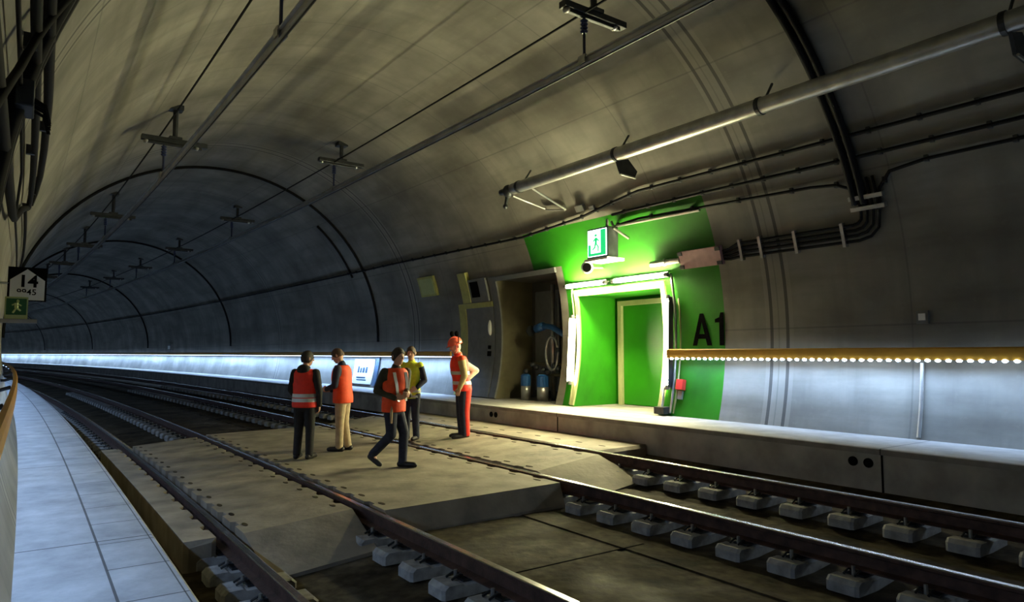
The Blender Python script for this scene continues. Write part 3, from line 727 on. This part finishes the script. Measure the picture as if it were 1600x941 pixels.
lpoly([(0, 0), (.17, 0), (.43, 1), (.29, 1)]); lpoly([(.43, 1), (.29, 1), (.55, 0), (.73, 0)]); lpoly([(.13, .21), (.59, .21), (.55, .36), (.18, .36)])
lpoly([(1.00, 0), (1.17, 0), (1.17, 1), (1.05, 1), (1.00, .84)]); lpoly([(.84, .70), (1.00, .70), (1.00, .86), (.84, .80)])
tag(obj('lettering', le, M['ink']), 'black painted A1 lettering on the green wall right of the door', 'lettering')

# ------------------------------------------------------------------ small wall things
yb = thing('wall_panel', WR(18.6, 3.7, .0), 'pale yellow square panel high on the right wall, left of the grey door', 'panel')
mb = MB(); mb.wbox(18.15, 19.1, 3.70, 4.30, .0, .08); obj('plate', mb, M['olive'], yb); mb = MB(); mb.wbox(18.22, 19.0, 3.76, 4.24, .07, .09); obj('face', mb, M['syellow'], yb)
vb = thing('vent_box', WR(16.1, 3.45, .0), 'olive and grey housing with dark opening above the grey door', 'housing')
mb = MB(); mb.wbox(16.35, 16.75, 3.36, 4.22, .0, .12); obj('side_plate', mb, M['olive'], vb)
mb = MB(); mb.wbox(15.5, 16.35, 3.36, 4.0, .0, .10); obj('housing', mb, M['grey'], vb); mb = MB(); mb.wbox(15.86, 16.26, 3.5, 3.94, .09, .11); obj('opening', mb, M['ink'], vb)
sk = thing('socket', WR(4.66, 2.36, .0), 'small pale socket box on the bare right wall above the handrail', 'socket')
mb = MB(); mb.wbox(4.58, 4.74, 2.33, 2.52, .0, .05); obj('back_box', mb, M['grey'], sk, bev=.01); mb = MB(); mb.wbox(4.615, 4.705, 2.38, 2.48, .05, .065); obj('cover', mb, M['white'], sk)
nb = thing('notice_board', WR(23.3, .7, .0), 'white notice board with dark print behind the group, on the lit wall', 'notice board')
mb = MB(); mb.wbox(22.7, 24.3, .78, 1.68, .02, .05); obj('board', mb, M['panelw'], nb)
mb = MB(); zs = fr(.74, 1.74, .2); mb.grid([[WR(22.55-.0*z, z, .06) for z in zs], [WR(22.30, z, .06) for z in zs]]); mb.grid([[WR(22.55, z, .03) for z in zs], [WR(22.30, z, .03) for z in zs]]); obj('blue_stripe', mb, M['bstripe'], nb)
mb = MB()
for a, b_, z0, z1 in ((23.95, 23.80, 1.18, 1.42), (23.74, 23.60, 1.18, 1.36), (23.54, 23.36, 1.18, 1.38), (23.30, 23.14, 1.18, 1.40), (23.95, 23.2, .98, 1.03), (23.9, 23.1, .90, .94)): mb.wbox(b_, a, z0, z1, .052, .056)
obj('print', mb, M['bstripe'], nb)
fb = thing('wall_box', WR(53, 2.2, .0), 'tiny pale box on the far right wall above the glowing handrail', 'box')
mb = MB(); mb.wbox(52.6, 53.4, 2.1, 2.6, .0, .15); obj('housing', mb, M['grey'], fb); mb = MB(); mb.wbox(52.75, 53.25, 2.2, 2.45, .15, .18); obj('cover', mb, M['white'], fb)

# hydrant gear in the recess
hy = thing('hydrant', W(11.1, 13.7, .68), 'hydrant pipework with blue valves inside the recess left of the door', 'hydrant')
mb = MB(); mb.tube([W(11.2, 13.75, .68), W(11.2, 13.75, 3.7)], .06, 10); mb.tube([W(11.2, 13.3, .68), W(11.2, 13.3, 3.2)], .045, 10); obj('riser_pipe', mb, M['galv'], hy, smooth=True)
mb = MB(); mb.tube([W(11.25, 14.9, 1.62), W(11.25, 13.1, 1.62)], .05, 10); mb.tube([W(11.1, 14.2, 1.35), W(11.1, 13.0, 1.35)], .04, 10); obj('cross_pipe', mb, M['beige'], hy, smooth=True)
mb = MB(); mb.tube([W(11.05, 14.25, 2.55), W(11.05, 13.95, 2.62)], .11, 12); mb.tube([W(11.05, 13.95, 2.62), W(11.05, 13.6, 2.58), W(11.05, 13.1, 2.35)], .075, 10); obj('blue_valve', mb, M['blue'], hy, smooth=True)
mb = MB(); mb.tube([W(10.98, 14.42, 2.5), W(10.98, 14.38, 2.5)], .14, 16); obj('hand_wheel', mb, M['dark'], hy)
mb = MB(); c = W(10.95, 13.5, 1.95); ax = W(10.95, 14, 1.95)-W(10.95, 13, 1.95)
mb.tube([W(10.95, 13.5+.2*math.sin(a)*1.2, 1.9+.42*math.cos(a)) for a in [math.pi*.1*k-1.2 for k in range(20)]], .035, 8); obj('hose', mb, M['galv'], hy, smooth=True)
mb = MB()
for k in range(7):
    mb.ball(W(10.9+.05*(k % 2), 14.5-.22*k, 1.42+.06*((k*3) % 4)), .075, .09, .075, 8, 6)
obj('valve_bank', mb, M['dark'], hy, smooth=True)
for q, lab, rr_ in ((14.45, 'left', .13), (13.75, 'right', .15)):
    cy = thing('gas_bottle', W(10.85, q, .68), lab+' of two squat blue-topped bottles on the recess floor', 'bottle', 'bottles on the recess floor')
    mb = MB(); mb.tube([W(10.85, q, .682), W(10.85, q, 1.05)], rr_, 14); obj('body', mb, M['galv'], cy, smooth=True)
    mb = MB(); mb.tube([W(10.85, q, 1.05), W(10.85, q, 1.32), W(10.85, q, 1.36)], [rr_*1.05, rr_*1.05, rr_*.6], 14); obj('cap', mb, M['blue'], cy)
cb = thing('cabinet', W(11.3, 13.0, 2.9), 'dark equipment cabinet fixed high at the back of the recess', 'cabinet')
mb = MB(); mb.box(11.2, 11.58, 12.72, 13.35, 2.95, 3.78); obj('body', mb, M['dark'], cb, bev=.01); mb = MB(); mb.box(11.18, 11.21, 12.78, 13.29, 3.0, 3.7); obj('door', mb, M['grey'], cb)
mb = MB(); mb.box(11.54, 11.58, 13.9, 14.9, .9, 3.6); mb.box(11.52, 11.56, 14.0, 14.8, 1.0, 3.5)
tag(obj('back_panel', mb, M['grey']), 'tall grey panel on the back of the equipment recess', 'panel')

# left wall signs (stand out from the wall, face the camera)
def sface(d, z, q): return W(d, q, z)
sg = thing('kilometre_sign', W(-.06, 9.6, 2.5), 'house-shaped white sign with black numbers 14, on black backing at the left wall', 'sign')
c0 = -.225; c1 = .115; q = 9.6
zt, zm, zb = 2.88, 2.74, 2.50
mb = MB(); mb.box(c0-.01, c1+.02, q+.012, q+.03, zb-.0, zt+.01); obj('backing', mb, M['ink'], sg)
mb = MB(); P5 = [(c0+.012, zb+.012), (c1-.0, zb+.012), (c1, zm), ((c0+c1)/2, zt-.012), (c0+.012, zm)]
mb.grid([[W(d, q+.0, z) for d, z in P5], [W(d, q+.011, z) for d, z in P5]], True, 0, True); obj('face', mb, M['white'], sg)
def sign_text(body, size, d0, z0, q, parent, m, bold):
    vs, fs = text_mesh(body, size, bold); mb = MB(); mb.add([W(d0+v.x, q, z0+v.y) for v in vs], fs)
    return obj('number', mb, m, parent)
sign_text('14', .19, c0+.085, 2.665, q-.004, sg, M['ink'], .006)
sign_text('9945', .095, c0+.075, 2.572, q-.004, sg, M['ink'], .001)
mb = MB(); mb.tube([W(c0, q+.025, 2.7), W(c0-.25, q+.025, 2.7)], .015, 6); obj('wall_bracket', mb, M['galv'], sg)
eg = thing('escape_route_sign', W(-.13, 9.3, 2.33), 'small dark green running man sign with pale border below the white sign', 'sign')
q = 9.3; a0, a1 = -.245, -.035
mb = MB(); mb.box(a0, a1, q, q+.02, 2.28, 2.525); obj('border', mb, M['syellow'], eg)
mb = MB(); mb.box(a0+.014, a1-.014, q-.006, q, 2.325, 2.505); obj('field', mb, M['sgreen'], eg)
mb = MB(); mb.ball(W((a0+a1)/2+.01, q-.008, 2.475), .02, .006, .02, 10, 6)
for (x0, z0), (x1, z1), r_ in (((.0, 2.455), (.0, 2.40), .02), ((.0, 2.45), (.045, 2.425), .009), ((0, 2.45), (-.04, 2.43), .009), ((0, 2.40), (.04, 2.37), .011), ((0, 2.40), (-.03, 2.345), .011)):
    mb.tube([W((a0+a1)/2+x0, q-.008, z0), W((a0+a1)/2+x1, q-.008, z1)], r_, 6)
obj('running_man', mb, M['syellow'], eg)
mb = MB(); mb.box(a0-.15, a1+.09, q-.01, q+.03, 2.235, 2.28); obj('shelf_bracket', mb, M['galv'], eg)

#PEOPLE
# ------------------------------------------------------------------ people
def skinmat(name, col):
    m, t, b = newmat(name); b.inputs['Base Color'].default_value = (*col, 1); b.inputs['Roughness'].default_value = .55
    return m
M['skin'] = skinmat('skin', (.62, .36, .25))
M['hair'] = mat('hair_dark', (.03, .02, .015), .6, var=.3, scale=60, bump=.3)
M['hairb'] = mat('hair_brown', (.10, .055, .03), .6, var=.3, scale=60, bump=.3)
M['vest'] = mat('vest_orange', (1.0, .085, .012), .65, var=.08, scale=14)
M['vestr'] = mat('vest_red_orange', (1.0, .04, .02), .65, var=.08, scale=14)
M['yell'] = mat('jacket_yellow', (.72, .82, .05), .65, var=.08, scale=14)
M['band'] = mat('reflective_band', (.60, .62, .62), .35, .2, var=.05, scale=20)
M['jblack'] = mat('cloth_black', (.014, .013, .016), .8, var=.2, scale=14, bump=.2)
M['jnavy'] = mat('cloth_navy', (.018, .024, .055), .8, var=.2, scale=14, bump=.2)
M['jolive'] = mat('cloth_olive_brown', (.045, .045, .028), .8, var=.2, scale=14, bump=.2)
M['khaki'] = mat('cloth_beige', (.52, .40, .24), .8, var=.12, scale=10, bump=.2)
M['sleeve'] = mat('cloth_tan', (.55, .42, .20), .8, var=.12, scale=10, bump=.2)
M['slw'] = mat('cloth_pale', (.62, .58, .44), .8, var=.1, scale=10)
M['shoe'] = mat('shoe_black', (.012, .011, .012), .5, var=.1)
M['helm'] = mat('helmet_orange', (.95, .16, .09), .3, var=.03)
M['eye'] = mat('eye_dark', (.02, .015, .012), .3, var=0)
M['lip'] = mat('lips', (.40, .13, .10), .5, var=0)
def V(*a): return Vector(a)
def cone(mb, a, b, ra, rb, n=12):
    a = Vector(a); b = Vector(b); mb.tube([a, b], [ra, rb], n); mb.ball(a, ra*.99, n=n, k=8); mb.ball(b, rb*.99, n=n, k=8)
def loft(mb, secs, n=20):                # (x, y, z, rx, ry, yaw)
    rows = []
    for x, y, z, rx, ry, yw in secs:
        c, s_ = math.cos(yw), math.sin(yw); r = []
        for k in range(n):
            a = 2*math.pi*k/n; u, v = rx*math.cos(a), ry*math.sin(a)
            r.append(Vector((x+u*c-v*s_, y+u*s_+v*c, z)))
        rows.append(r)
    mb.grid(rows, True, 0, True)
def remesh(o, vox, it=4):
    md = o.modifiers.new('r', 'REMESH'); md.mode = 'VOXEL'; md.voxel_size = vox; md.use_smooth_shade = True
    if it: sm = o.modifiers.new('s', 'SMOOTH'); sm.iterations = it; sm.factor = .5
    dg = bpy.context.evaluated_depsgraph_get(); me = bpy.data.meshes.new_from_object(o.evaluated_get(dg))
    o.modifiers.clear(); old = o.data; o.data = me; nm = old.name; bpy.data.meshes.remove(old); me.name = nm
    me.polygons.foreach_set('use_smooth', [True]*len(me.polygons))
def interp(secs, step=.03):
    out = []
    for a, b in zip(secs, secs[1:]):
        n = max(1, int(abs(b[2]-a[2])/step))
        for i in range(n):
            t = i/n; out.append(tuple(a[k]*(1-t)+b[k]*t for k in range(6)))
    out.append(secs[-1]); return out
def section_at(secs, z):
    for a, b in zip(secs, secs[1:]):
        if min(a[2], b[2]) <= z <= max(a[2], b[2]):
            t = (z-a[2])/(b[2]-a[2]); return [a[k]*(1-t)+b[k]*t for k in range(6)]
    return list(secs[-1])
def person(loc, facing, label, P, K):
    """P: joints in a local frame (x right, y forward, z up) for a 1.80 m figure; K: clothing choices"""
    k = K.get('k', 1.0)
    root = thing('person', loc, label, 'person', None, facing); root.scale = (k, k, k)
    hipL, hipR = V(-.095, 0, .93), V(.095, 0, .93)
    tw = P.get('twist', 0.0); lean = P.get('lean', 0.0); sx = P.get('sway', 0.0)
    def T(z): return (sx*(z-.93)/.5, lean*(z-.93)/.5 if z > .93 else 0)
    def yw(z): return tw*max(0, min(1, (z-.95)/.4))
    base = [(.83, .155, .115), (.93, .172, .125), (1.06, .155, .115), (1.20, .165, .122), (1.33, .185, .128), (1.42, .185, .112), (1.475, .12, .085), (1.52, .062, .064)]
    secs = [(T(z)[0], T(z)[1]+(.012 if 1.1 < z < 1.4 else 0), z, rx, ry, yw(z)) for z, rx, ry in base]
    def sh(side):
        z = 1.435; x, y = T(z); c, s_ = math.cos(yw(z)), math.sin(yw(z)); return V(x+side*.185*c, y+side*.185*s_, z)
    S_ = {'L': sh(-1), 'R': sh(1)}
    for q in 'LR':
        for j in ('el', 'wr', 'ft', 'kn', 'an'):
            pass
    nb = V(T(1.52)[0], T(1.52)[1], 1.52)
    HM = Matrix.Rotation(P.get('yaw', 0), 3, 'Z') @ Matrix.Rotation(P.get('pitch', 0), 3, 'X') @ Matrix.Rotation(P.get('roll', 0), 3, 'Y')
    HC = nb+V(0, .012, .022)
    def H(x, y, z): return HC+HM @ (V(x, y, z)*1.10)
    # ---- body: one continuous surface
    mb = MB(); loft(mb, interp(secs, .04))
    cone(mb, nb-V(0, 0, .05), H(0, .0, .04), .062, .055)
    mb.ball(H(0, .012, .135), .083, .105, .122, 18, 12, HM); mb.ball(H(0, .04, .075),   .061, .067, .067, 14, 10, HM); mb.ball(H(0, .06, .045), .034, .036, .03, 12, 8, HM)
    cone(mb, H(0, .103, .145), H(0, .122, .112), .010, .016, 8); mb.ball(H(0, .088, .155), .05, .02, .016, 12, 8, HM)
    for sd in (-1, 1): mb.ball(H(sd*.079, -.005, .125), .012, .02, .032, 10, 8, HM)
    for q, sg_ in (('L', -1), ('R', 1)):
        hp = V(sg_*.095, 0, .90); kn, an, toe = V(*P['kn'+q]), V(*P['an'+q]), V(*P['toe'+q])
        cone(mb, hp, kn, .088, .058); mid = kn.lerp(an, .3); cone(mb, kn, mid, .056, .056); cone(mb, mid, an, .056, .038)
        cone(mb, an+V(0, 0, -.02), an.lerp(toe, .75)-V(0, 0, .008), .036, .02)
        a, e, wv = S_[q], V(*P['el'+q]), V(*P['wr'+q])
        cone(mb, a, e, .056, .042); cone(mb, e, wv, .041, .028)
        # hand: palm plus four fingers of different length and a thumb from its side
        hd = V(*P['hd'+q]).normalized(); side = V(*P.get('th'+q, (0, 1, 0))); side = (side-hd*side.dot(hd)).normalized(); nr = hd.cross(side)
        if nr.dot(V(*P.get('pn'+q, (0, -1, 0)))) < 0: nr = -nr
        for t in (-.028, -.01, .01, .028): cone(mb, wv+side*t*.6, wv+hd*.085+side*t, .016, .014, 8)
        for t, L in ((.031, .066), (.011, .075), (-.010, .070), (-.030, .055)):
            b0 = wv+hd*.09+side*t; b1 = b0+hd*L*.5+nr*.012; b2 = b1+hd*L*.35+nr*.03; b3 = b2+hd*L*.08+nr*.022
            for x, y, r0, r1 in ((b0, b1, .0095, .009), (b1, b2, .009, .008), (b2, b3, .008, .0075)): cone(mb, x, y, r0, r1, 7)
        t0 = wv+hd*.03+side*.03; t1 = t0+hd*.035+side*.025+nr*.012; t2 = t1+hd*.035+nr*.012
        cone(mb, t0, t1, .012, .011, 7); cone(mb, t1, t2, .011, .008, 7)
    body = obj('body', mb, M['skin'], root); remesh(body, .0075, 3)
    for sd in (-1, 1):
        mb = MB(); mb.ball(H(sd*.032, .094, .142), .011, .007, .008, 10, 6, HM); obj('eye', mb, M['eye'], body, smooth=True)
    mb = MB(); mb.ball(H(0, .103, .078), .024, .008, .006, 10, 6, HM); obj('mouth', mb, M['lip'], body, smooth=True)
    # ---- trousers
    mb = MB(); e_ = .018
    loft(mb, interp([(0, 0, .80, .13, .10, 0), (0, 0, .86, .165, .13, 0), (0, 0, .95, .18, .135, 0), (0, 0, 1.04, .168, .128, 0)], .04))
    for q, sg_ in (('L', -1), ('R', 1)):
        hp = V(sg_*.09, 0, .88); kn, an = V(*P['kn'+q]), V(*P['an'+q])
        cone(mb, hp, kn, .106, .078); cone(mb, kn, an+V(0, 0, .0), .077, .066); mb.ball(an+V(0, 0, -.005), .068, .072, .05, 12, 8)
    tr = obj('trousers', mb, K['trousers'], root); remesh(tr, .013, 4)
    if 'side_panel' in K:
        q = K['side_panel'][0]; sg_ = -1 if q == 'L' else 1; kn, an = V(*P['kn'+q]), V(*P['an'+q]); mb = MB(); off = V(*K['side_panel'][2])
        cone(mb, V(sg_*.09, 0, .90)+off, kn+off*.8, .098, .074); cone(mb, kn+off*.8, an+off*.7, .073, .060); sp_ = obj('trouser_back_panel', mb, K['side_panel'][1], tr); remesh(sp_, .013, 4); sp_['label'] = 'bright orange back of the trouser leg'
    # ---- shoes
    for q in 'LR':
        an, toe = V(*P['an'+q]), V(*P['toe'+q]); dr = (toe-an); dr.z = 0; dr.normalize(); mb = MB(); ft = V(*P.get('fl'+q, (0, 0, 0)))
        heel = an-dr*.05; heel.z = an.z-.045; tip = toe.copy()
        cone(mb, heel, tip, .047, .040, 12); cone(mb, an, heel.lerp(tip, .35)+V(0, 0, .01), .05, .045, 12); cone(mb, heel.lerp(tip, .5), tip+dr*.03-V(0, 0, .008), .046, .034, 12)
        sh_ = obj('shoe', mb, K.get('shoe', M['shoe']), root); remesh(sh_, .010, 3)
    # ---- jacket with sleeves
    def shell_secs(z0, e):
        out = []
        for z in [z0+(1.50-z0)*i/18 for i in range(19)]:
            a = section_at(secs, z) if z > .83 else list(secs[0]); a[2] = z
            if z < .83: a[3] = .16+(.83-z)*.06; a[4] = .12+(.83-z)*.06
            a[3] += e; a[4] += e; out.append(tuple(a))
        return out
    mb = MB(); loft(mb, shell_secs(K.get('jhem', .84), .022)); slv = MB()
    cone(mb, nb-V(0, 0, .06), nb-V(0, 0, .0), .085, .072)
    for q in 'LR':
        a, e, wv = S_[q], V(*P['el'+q]), V(*P['wr'+q]); tgt = mb
        cone(mb, a, a.lerp(e, .5), .076, .068)
        if K.get('sleeve'+q): mb2 = MB(); cone(mb2, a.lerp(e, .12), e, .077, .063); cone(mb2, e, wv, .061, .046); K['_s'+q] = mb2
        else: cone(mb, a.lerp(e, .5), e, .068, .060); cone(mb, e, wv, .058, .044)
    jk = obj('jacket', mb, K['jacket'], root); remesh(jk, .012, 4)
    for q in 'LR':
        if '_s'+q in K: s2 = obj('sleeve', K['_s'+q], K['sleeve'+q], jk); remesh(s2, .011, 3)
    if K.get('hood'):
        mb = MB(); z = 1.50; x, y = T(z); mb.ball(V(x, y-.085, z-.01), .115, .075, .095, 16, 10); mb.ball(V(x, y-.02, z+.02), .10, .085, .05, 16, 10); h_ = obj('hood', mb, K['jacket'], jk); remesh(h_, .012, 4)
    # ---- vest over the jacket
    if K.get('vest'):
        z0 = K.get('vhem', .80); ss_ = shell_secs(z0, .046)
        ss_ = [(x, y, z, min(rx, .198) if z > 1.28 else rx+(.95-z)*.10*(z < .95), ry+(.95-z)*.06*(z < .95), a) for x, y, z, rx, ry, a in ss_]
        mb = MB(); loft(mb, ss_, 28); vs_ = obj('vest', mb, K['vest'], root); remesh(vs_, .012, 3)
        for zb_ in K.get('bands', ()):
            mb = MB(); rows = []
            for z in (zb_, zb_+.03, zb_+.06):
                a = section_at(ss_, z); a[3] += .008; a[4] += .008; a[2] = z; rows.append(tuple(a))
            loft(mb, rows, 32); obj('reflective_band', mb, M['band'], vs_, smooth=False)
        if K.get('braces'):
            for sd in (-1, 1):
                mb = MB(); pts = []
                for z in fr(1.0, 1.44, .04):
                    a = section_at(ss_, z); xx = sd*.095
                    for fs in (1,): pts.append((a, xx, z))
                for fs in (1, -1):
                    r0 = []
                    for a, xx, z in pts:
                        yv = a[4]*math.sqrt(max(.05, 1-(xx/a[3])**2)); c, s_ = math.cos(a[5]), math.sin(a[5]); row = []
                        for dx, dy in ((-.025, .004), (.025, .004), (.025, .014), (-.025, .014)):
                            u, v = xx+dx, fs*(yv+dy); row.append(V(a[0]+u*c-v*s_, a[1]+u*s_+v*c, z))
                        r0.append(row)
                    mb.grid(r0, True, 0, True)
                obj('reflective_brace', mb, M['band'], vs_)
    # ---- head cover
    if K.get('hair'):
        mb = MB(); rows = []; n = 22
        for i in range(11):
            a = math.pi*.5*(i/10); row = []
            for j in range(n):
                b = 2*math.pi*j/n; fr_ = max(0, math.sin(b))**1.2
                lo = K.get('hair_low', -.62)*(1-fr_)+.42*fr_
                el = math.pi/2-(math.pi/2-math.asin(max(-1, lo)))*(i/10)
                p = V(.085*math.cos(el)*math.cos(b), .106*math.cos(el)*math.sin(b), .122*math.sin(el))
                if i == 0: p += V(1e-3*math.cos(b), 1e-3*math.sin(b), 0)
                row.append(HC+HM @ (1.10*(V(0, .006, .135)+p)))
            rows.append(row)
        mb.grid(rows, True)
        mb.f.append(list(range(n))); mb.m.append(0)
        h_ = obj('hair', mb, K['hair'], root, smooth=True); md = h_.modifiers.new('so', 'SOLIDIFY'); md.thickness = .012; md.offset = -1
    if K.get('helmet'):
        mb = MB(); rows = []
        for el in [math.radians(a) for a in (0, 12, 25, 40, 55, 70, 82, 89.5)]:
            rows.append([H(.105*math.cos(el)*math.cos(b), .008+.128*math.cos(el)*math.sin(b), .165+.118*math.sin(el)) for b in [2*math.pi*j/24 for j in range(24)]])
        brim = [H(.118*math.cos(b), .008+(.142+.035*max(0, math.sin(b)))*math.sin(b), .160) for b in [2*math.pi*j/24 for j in range(24)]]
        mb.grid([brim]+rows, True, 0, True); hm = obj('helmet', mb, M['helm'], root, smooth=True); bevel(hm, .004)
        mb = MB(); mb.tube([H(0, .008+.13*math.cos(a), .168+.122*math.sin(a)) for a in fr(.1, 3.0, .2)], .012, 6); obj('helmet_ridge', mb, M['helm'], hm, smooth=True)
        for sd in (-1, 1):
            mb = MB(); mb.tube([H(sd*.11, 0, .18), H(sd*.125, -.02, .27), H(sd*.10, -.03, .32)], .009, 6); mb.ball(H(sd*.085, -.03, .335), .030, .045, .055, 12, 8, HM)
            obj('raised_ear_muff', mb, M['ink'], hm, smooth=True)['label'] = 'black ear muff flipped up'
        mb = MB(); mb.tube([H(.078, .02, .16), H(.072, .05, .06), H(0, .075, .012), H(-.072, .05, .06), H(-.078, .02, .16)], .007, 6); obj('chin_strap', mb, M['red'], hm)
    if K.get('collar'):
        mb = MB(); mb.ball(nb+V(0, .01, .0), .085, .082, .045, 16, 8); c_ = obj('collar', mb, K['collar'], root); remesh(c_, .012, 3)
    if K.get('strap'):
        mb = MB(); mb.tube([V(.17, .07, .95), V(.19, .08, .82), V(.185, .075, .68)], [.02, .022, .015], 8); obj('hanging_strap', mb, M['khaki'], root)
    if K.get('hemband'):
        for zb_ in K['hemband']:
            a = section_at(shell_secs(K.get('jhem', .84), .03), zb_); rows = []
            for z in (zb_, zb_+.045): b = list(a); b[2] = z; rows.append(tuple(b))
            mb = MB(); loft(mb, rows, 28); obj('reflective_band', mb, M['band'], jk)
    return root
STAND = dict(knL=(-.10, .01, .50), knR=(.10, .01, .50), anL=(-.11, -.02, .09), anR=(.11, -.02, .09), toeL=(-.13, .15, .045), toeR=(.13, .15, .045))
cz_ = .098
# 1: man with his back to us
person(W(3.95, 11.72, cz_), math.radians(-8), 'person seen from behind in red-orange vest over black hooded jacket, leftmost of the group',
  dict(STAND, elL=(-.235, -.03, 1.15), wrL=(-.20, .13, 1.0), hdL=(.1, .9, -.4), elR=(.27, -.05, 1.15), wrR=(.25, .03, .90), hdR=(-.1, .25, -1), thL=(.6, .2, .8), thR=(-.2, 1, 0), pnL=(1, 0, 0), pnR=(-1, 0, 0), yaw=-.55, pitch=-.12),
  dict(k=1.02, trousers=M['jblack'], jacket=M['jblack'], hood=1, vest=M['vestr'], vhem=.86, bands=(.955, 1.03), hair=M['hair'], shoe=M['shoe']))
# 2: man in profile facing left, looking at something in his hands
person(W(4.86, 12.25, cz_), math.radians(80), 'person in profile with beige trousers and orange vest, looking down at their hands',
  dict(STAND, lean=.03, elL=(-.22, .06, 1.15), wrL=(-.09, .27, 1.08), hdL=(.5, .8, .0), elR=(.23, .03, 1.13), wrR=(.10, .26, 1.05), hdR=(-.45, .85, .05), thL=(0, 0, 1), thR=(0, 0, 1), pnL=(1, 0, 0), pnR=(-1, 0, 0), pitch=-.42,
       toeL=(-.12, .17, .045), toeR=(.13, .13, .045), anR=(.11, -.06, .09), anL=(-.10, .01, .09)),
  dict(k=1.055, trousers=M['khaki'], jacket=M['jnavy'], vest=M['vest'], vhem=.84, bands=(), hair=M['hairb'], hair_low=-.35))
# 3: man walking to the right
person(W(4.80, 10.03, cz_), math.radians(-112), 'person striding to the right in orange vest over dark sleeves, arms folded',
  dict(knL=(-.09, .13, .52), anL=(-.08, .12, .09), toeL=(-.08, .31, .048), knR=(.09, .02, .50), anR=(.09, -.30, .20), toeR=(.10, -.19, .055), lean=.03,
       twist=-.55, elL=(-.06, -.20+.37, 1.15), wrL=(.10, .33, 1.10), hdL=(.8, .25, .1), elR=(.16, -.20, 1.16), wrR=(.20, .14, 1.06), hdR=(-.2, .95, .1), thL=(0, .3, 1), thR=(0, 0, 1), pnL=(.2, -1, 0), pnR=(-1, 0, 0), yaw=-.35, pitch=-.12),
  dict(k=1.045, trousers=M['jnavy'], jacket=M['jolive'], vest=M['vest'], vhem=.84, bands=(), braces=1, hair=M['hair'], strap=1))
# 4: man in yellow behind him
person(W(6.47, 12.6, .145), math.radians(158), 'person in yellow hi-vis jacket and dark trousers, half hidden behind the walking man',
  dict(STAND, elL=(-.25, -.06, 1.15), wrL=(-.20, .12, 1.02), hdL=(.3, .8, -.3), elR=(.25, -.02, 1.15), wrR=(.15, .20, 1.06), hdR=(-.6, .7, 0), thL=(.5, 0, .8), thR=(0, 0, 1), pnL=(1, 0, 0), pnR=(-1, 0, 0), yaw=.3, pitch=-.15),
  dict(k=1.05, trousers=M['jnavy'], jacket=M['yell'], jhem=.80, vest=None, hemband=(.82, .92), hair=M['hairb'], sleeveL=M['jnavy']))
# 5: helmeted man, hand on hip
person(W(7.22, 11.85, .20), math.radians(108), 'person in orange hi-vis jacket and red helmet with raised ear muffs, hand on hip',
  dict(STAND, lean=.06, elL=(-.255, .02, 1.15), wrL=(-.22, .10, .93), hdL=(.1, .3, -1), elR=(.30, -.34, 1.22), wrR=(.22, -.10, 1.02), hdR=(-.3, .5, -.5), thL=(.4, 1, 0), thR=(0, .8, .4), pnL=(1, 0, 0), pnR=(-.2, -1, 0), yaw=.25, pitch=-.30, toeL=(-.13, .17, .045)),
  dict(k=1.10, trousers=M['jnavy'], jacket=M['vest'], jhem=.84, vest=M['vestr'], vhem=.86, bands=(.98, 1.16), helmet=1, collar=M['red'], sleeveL=M['sleeve'], sleeveR=M['slw'], side_panel=('L', M['vestr'], (-.01, -.06, 0))))
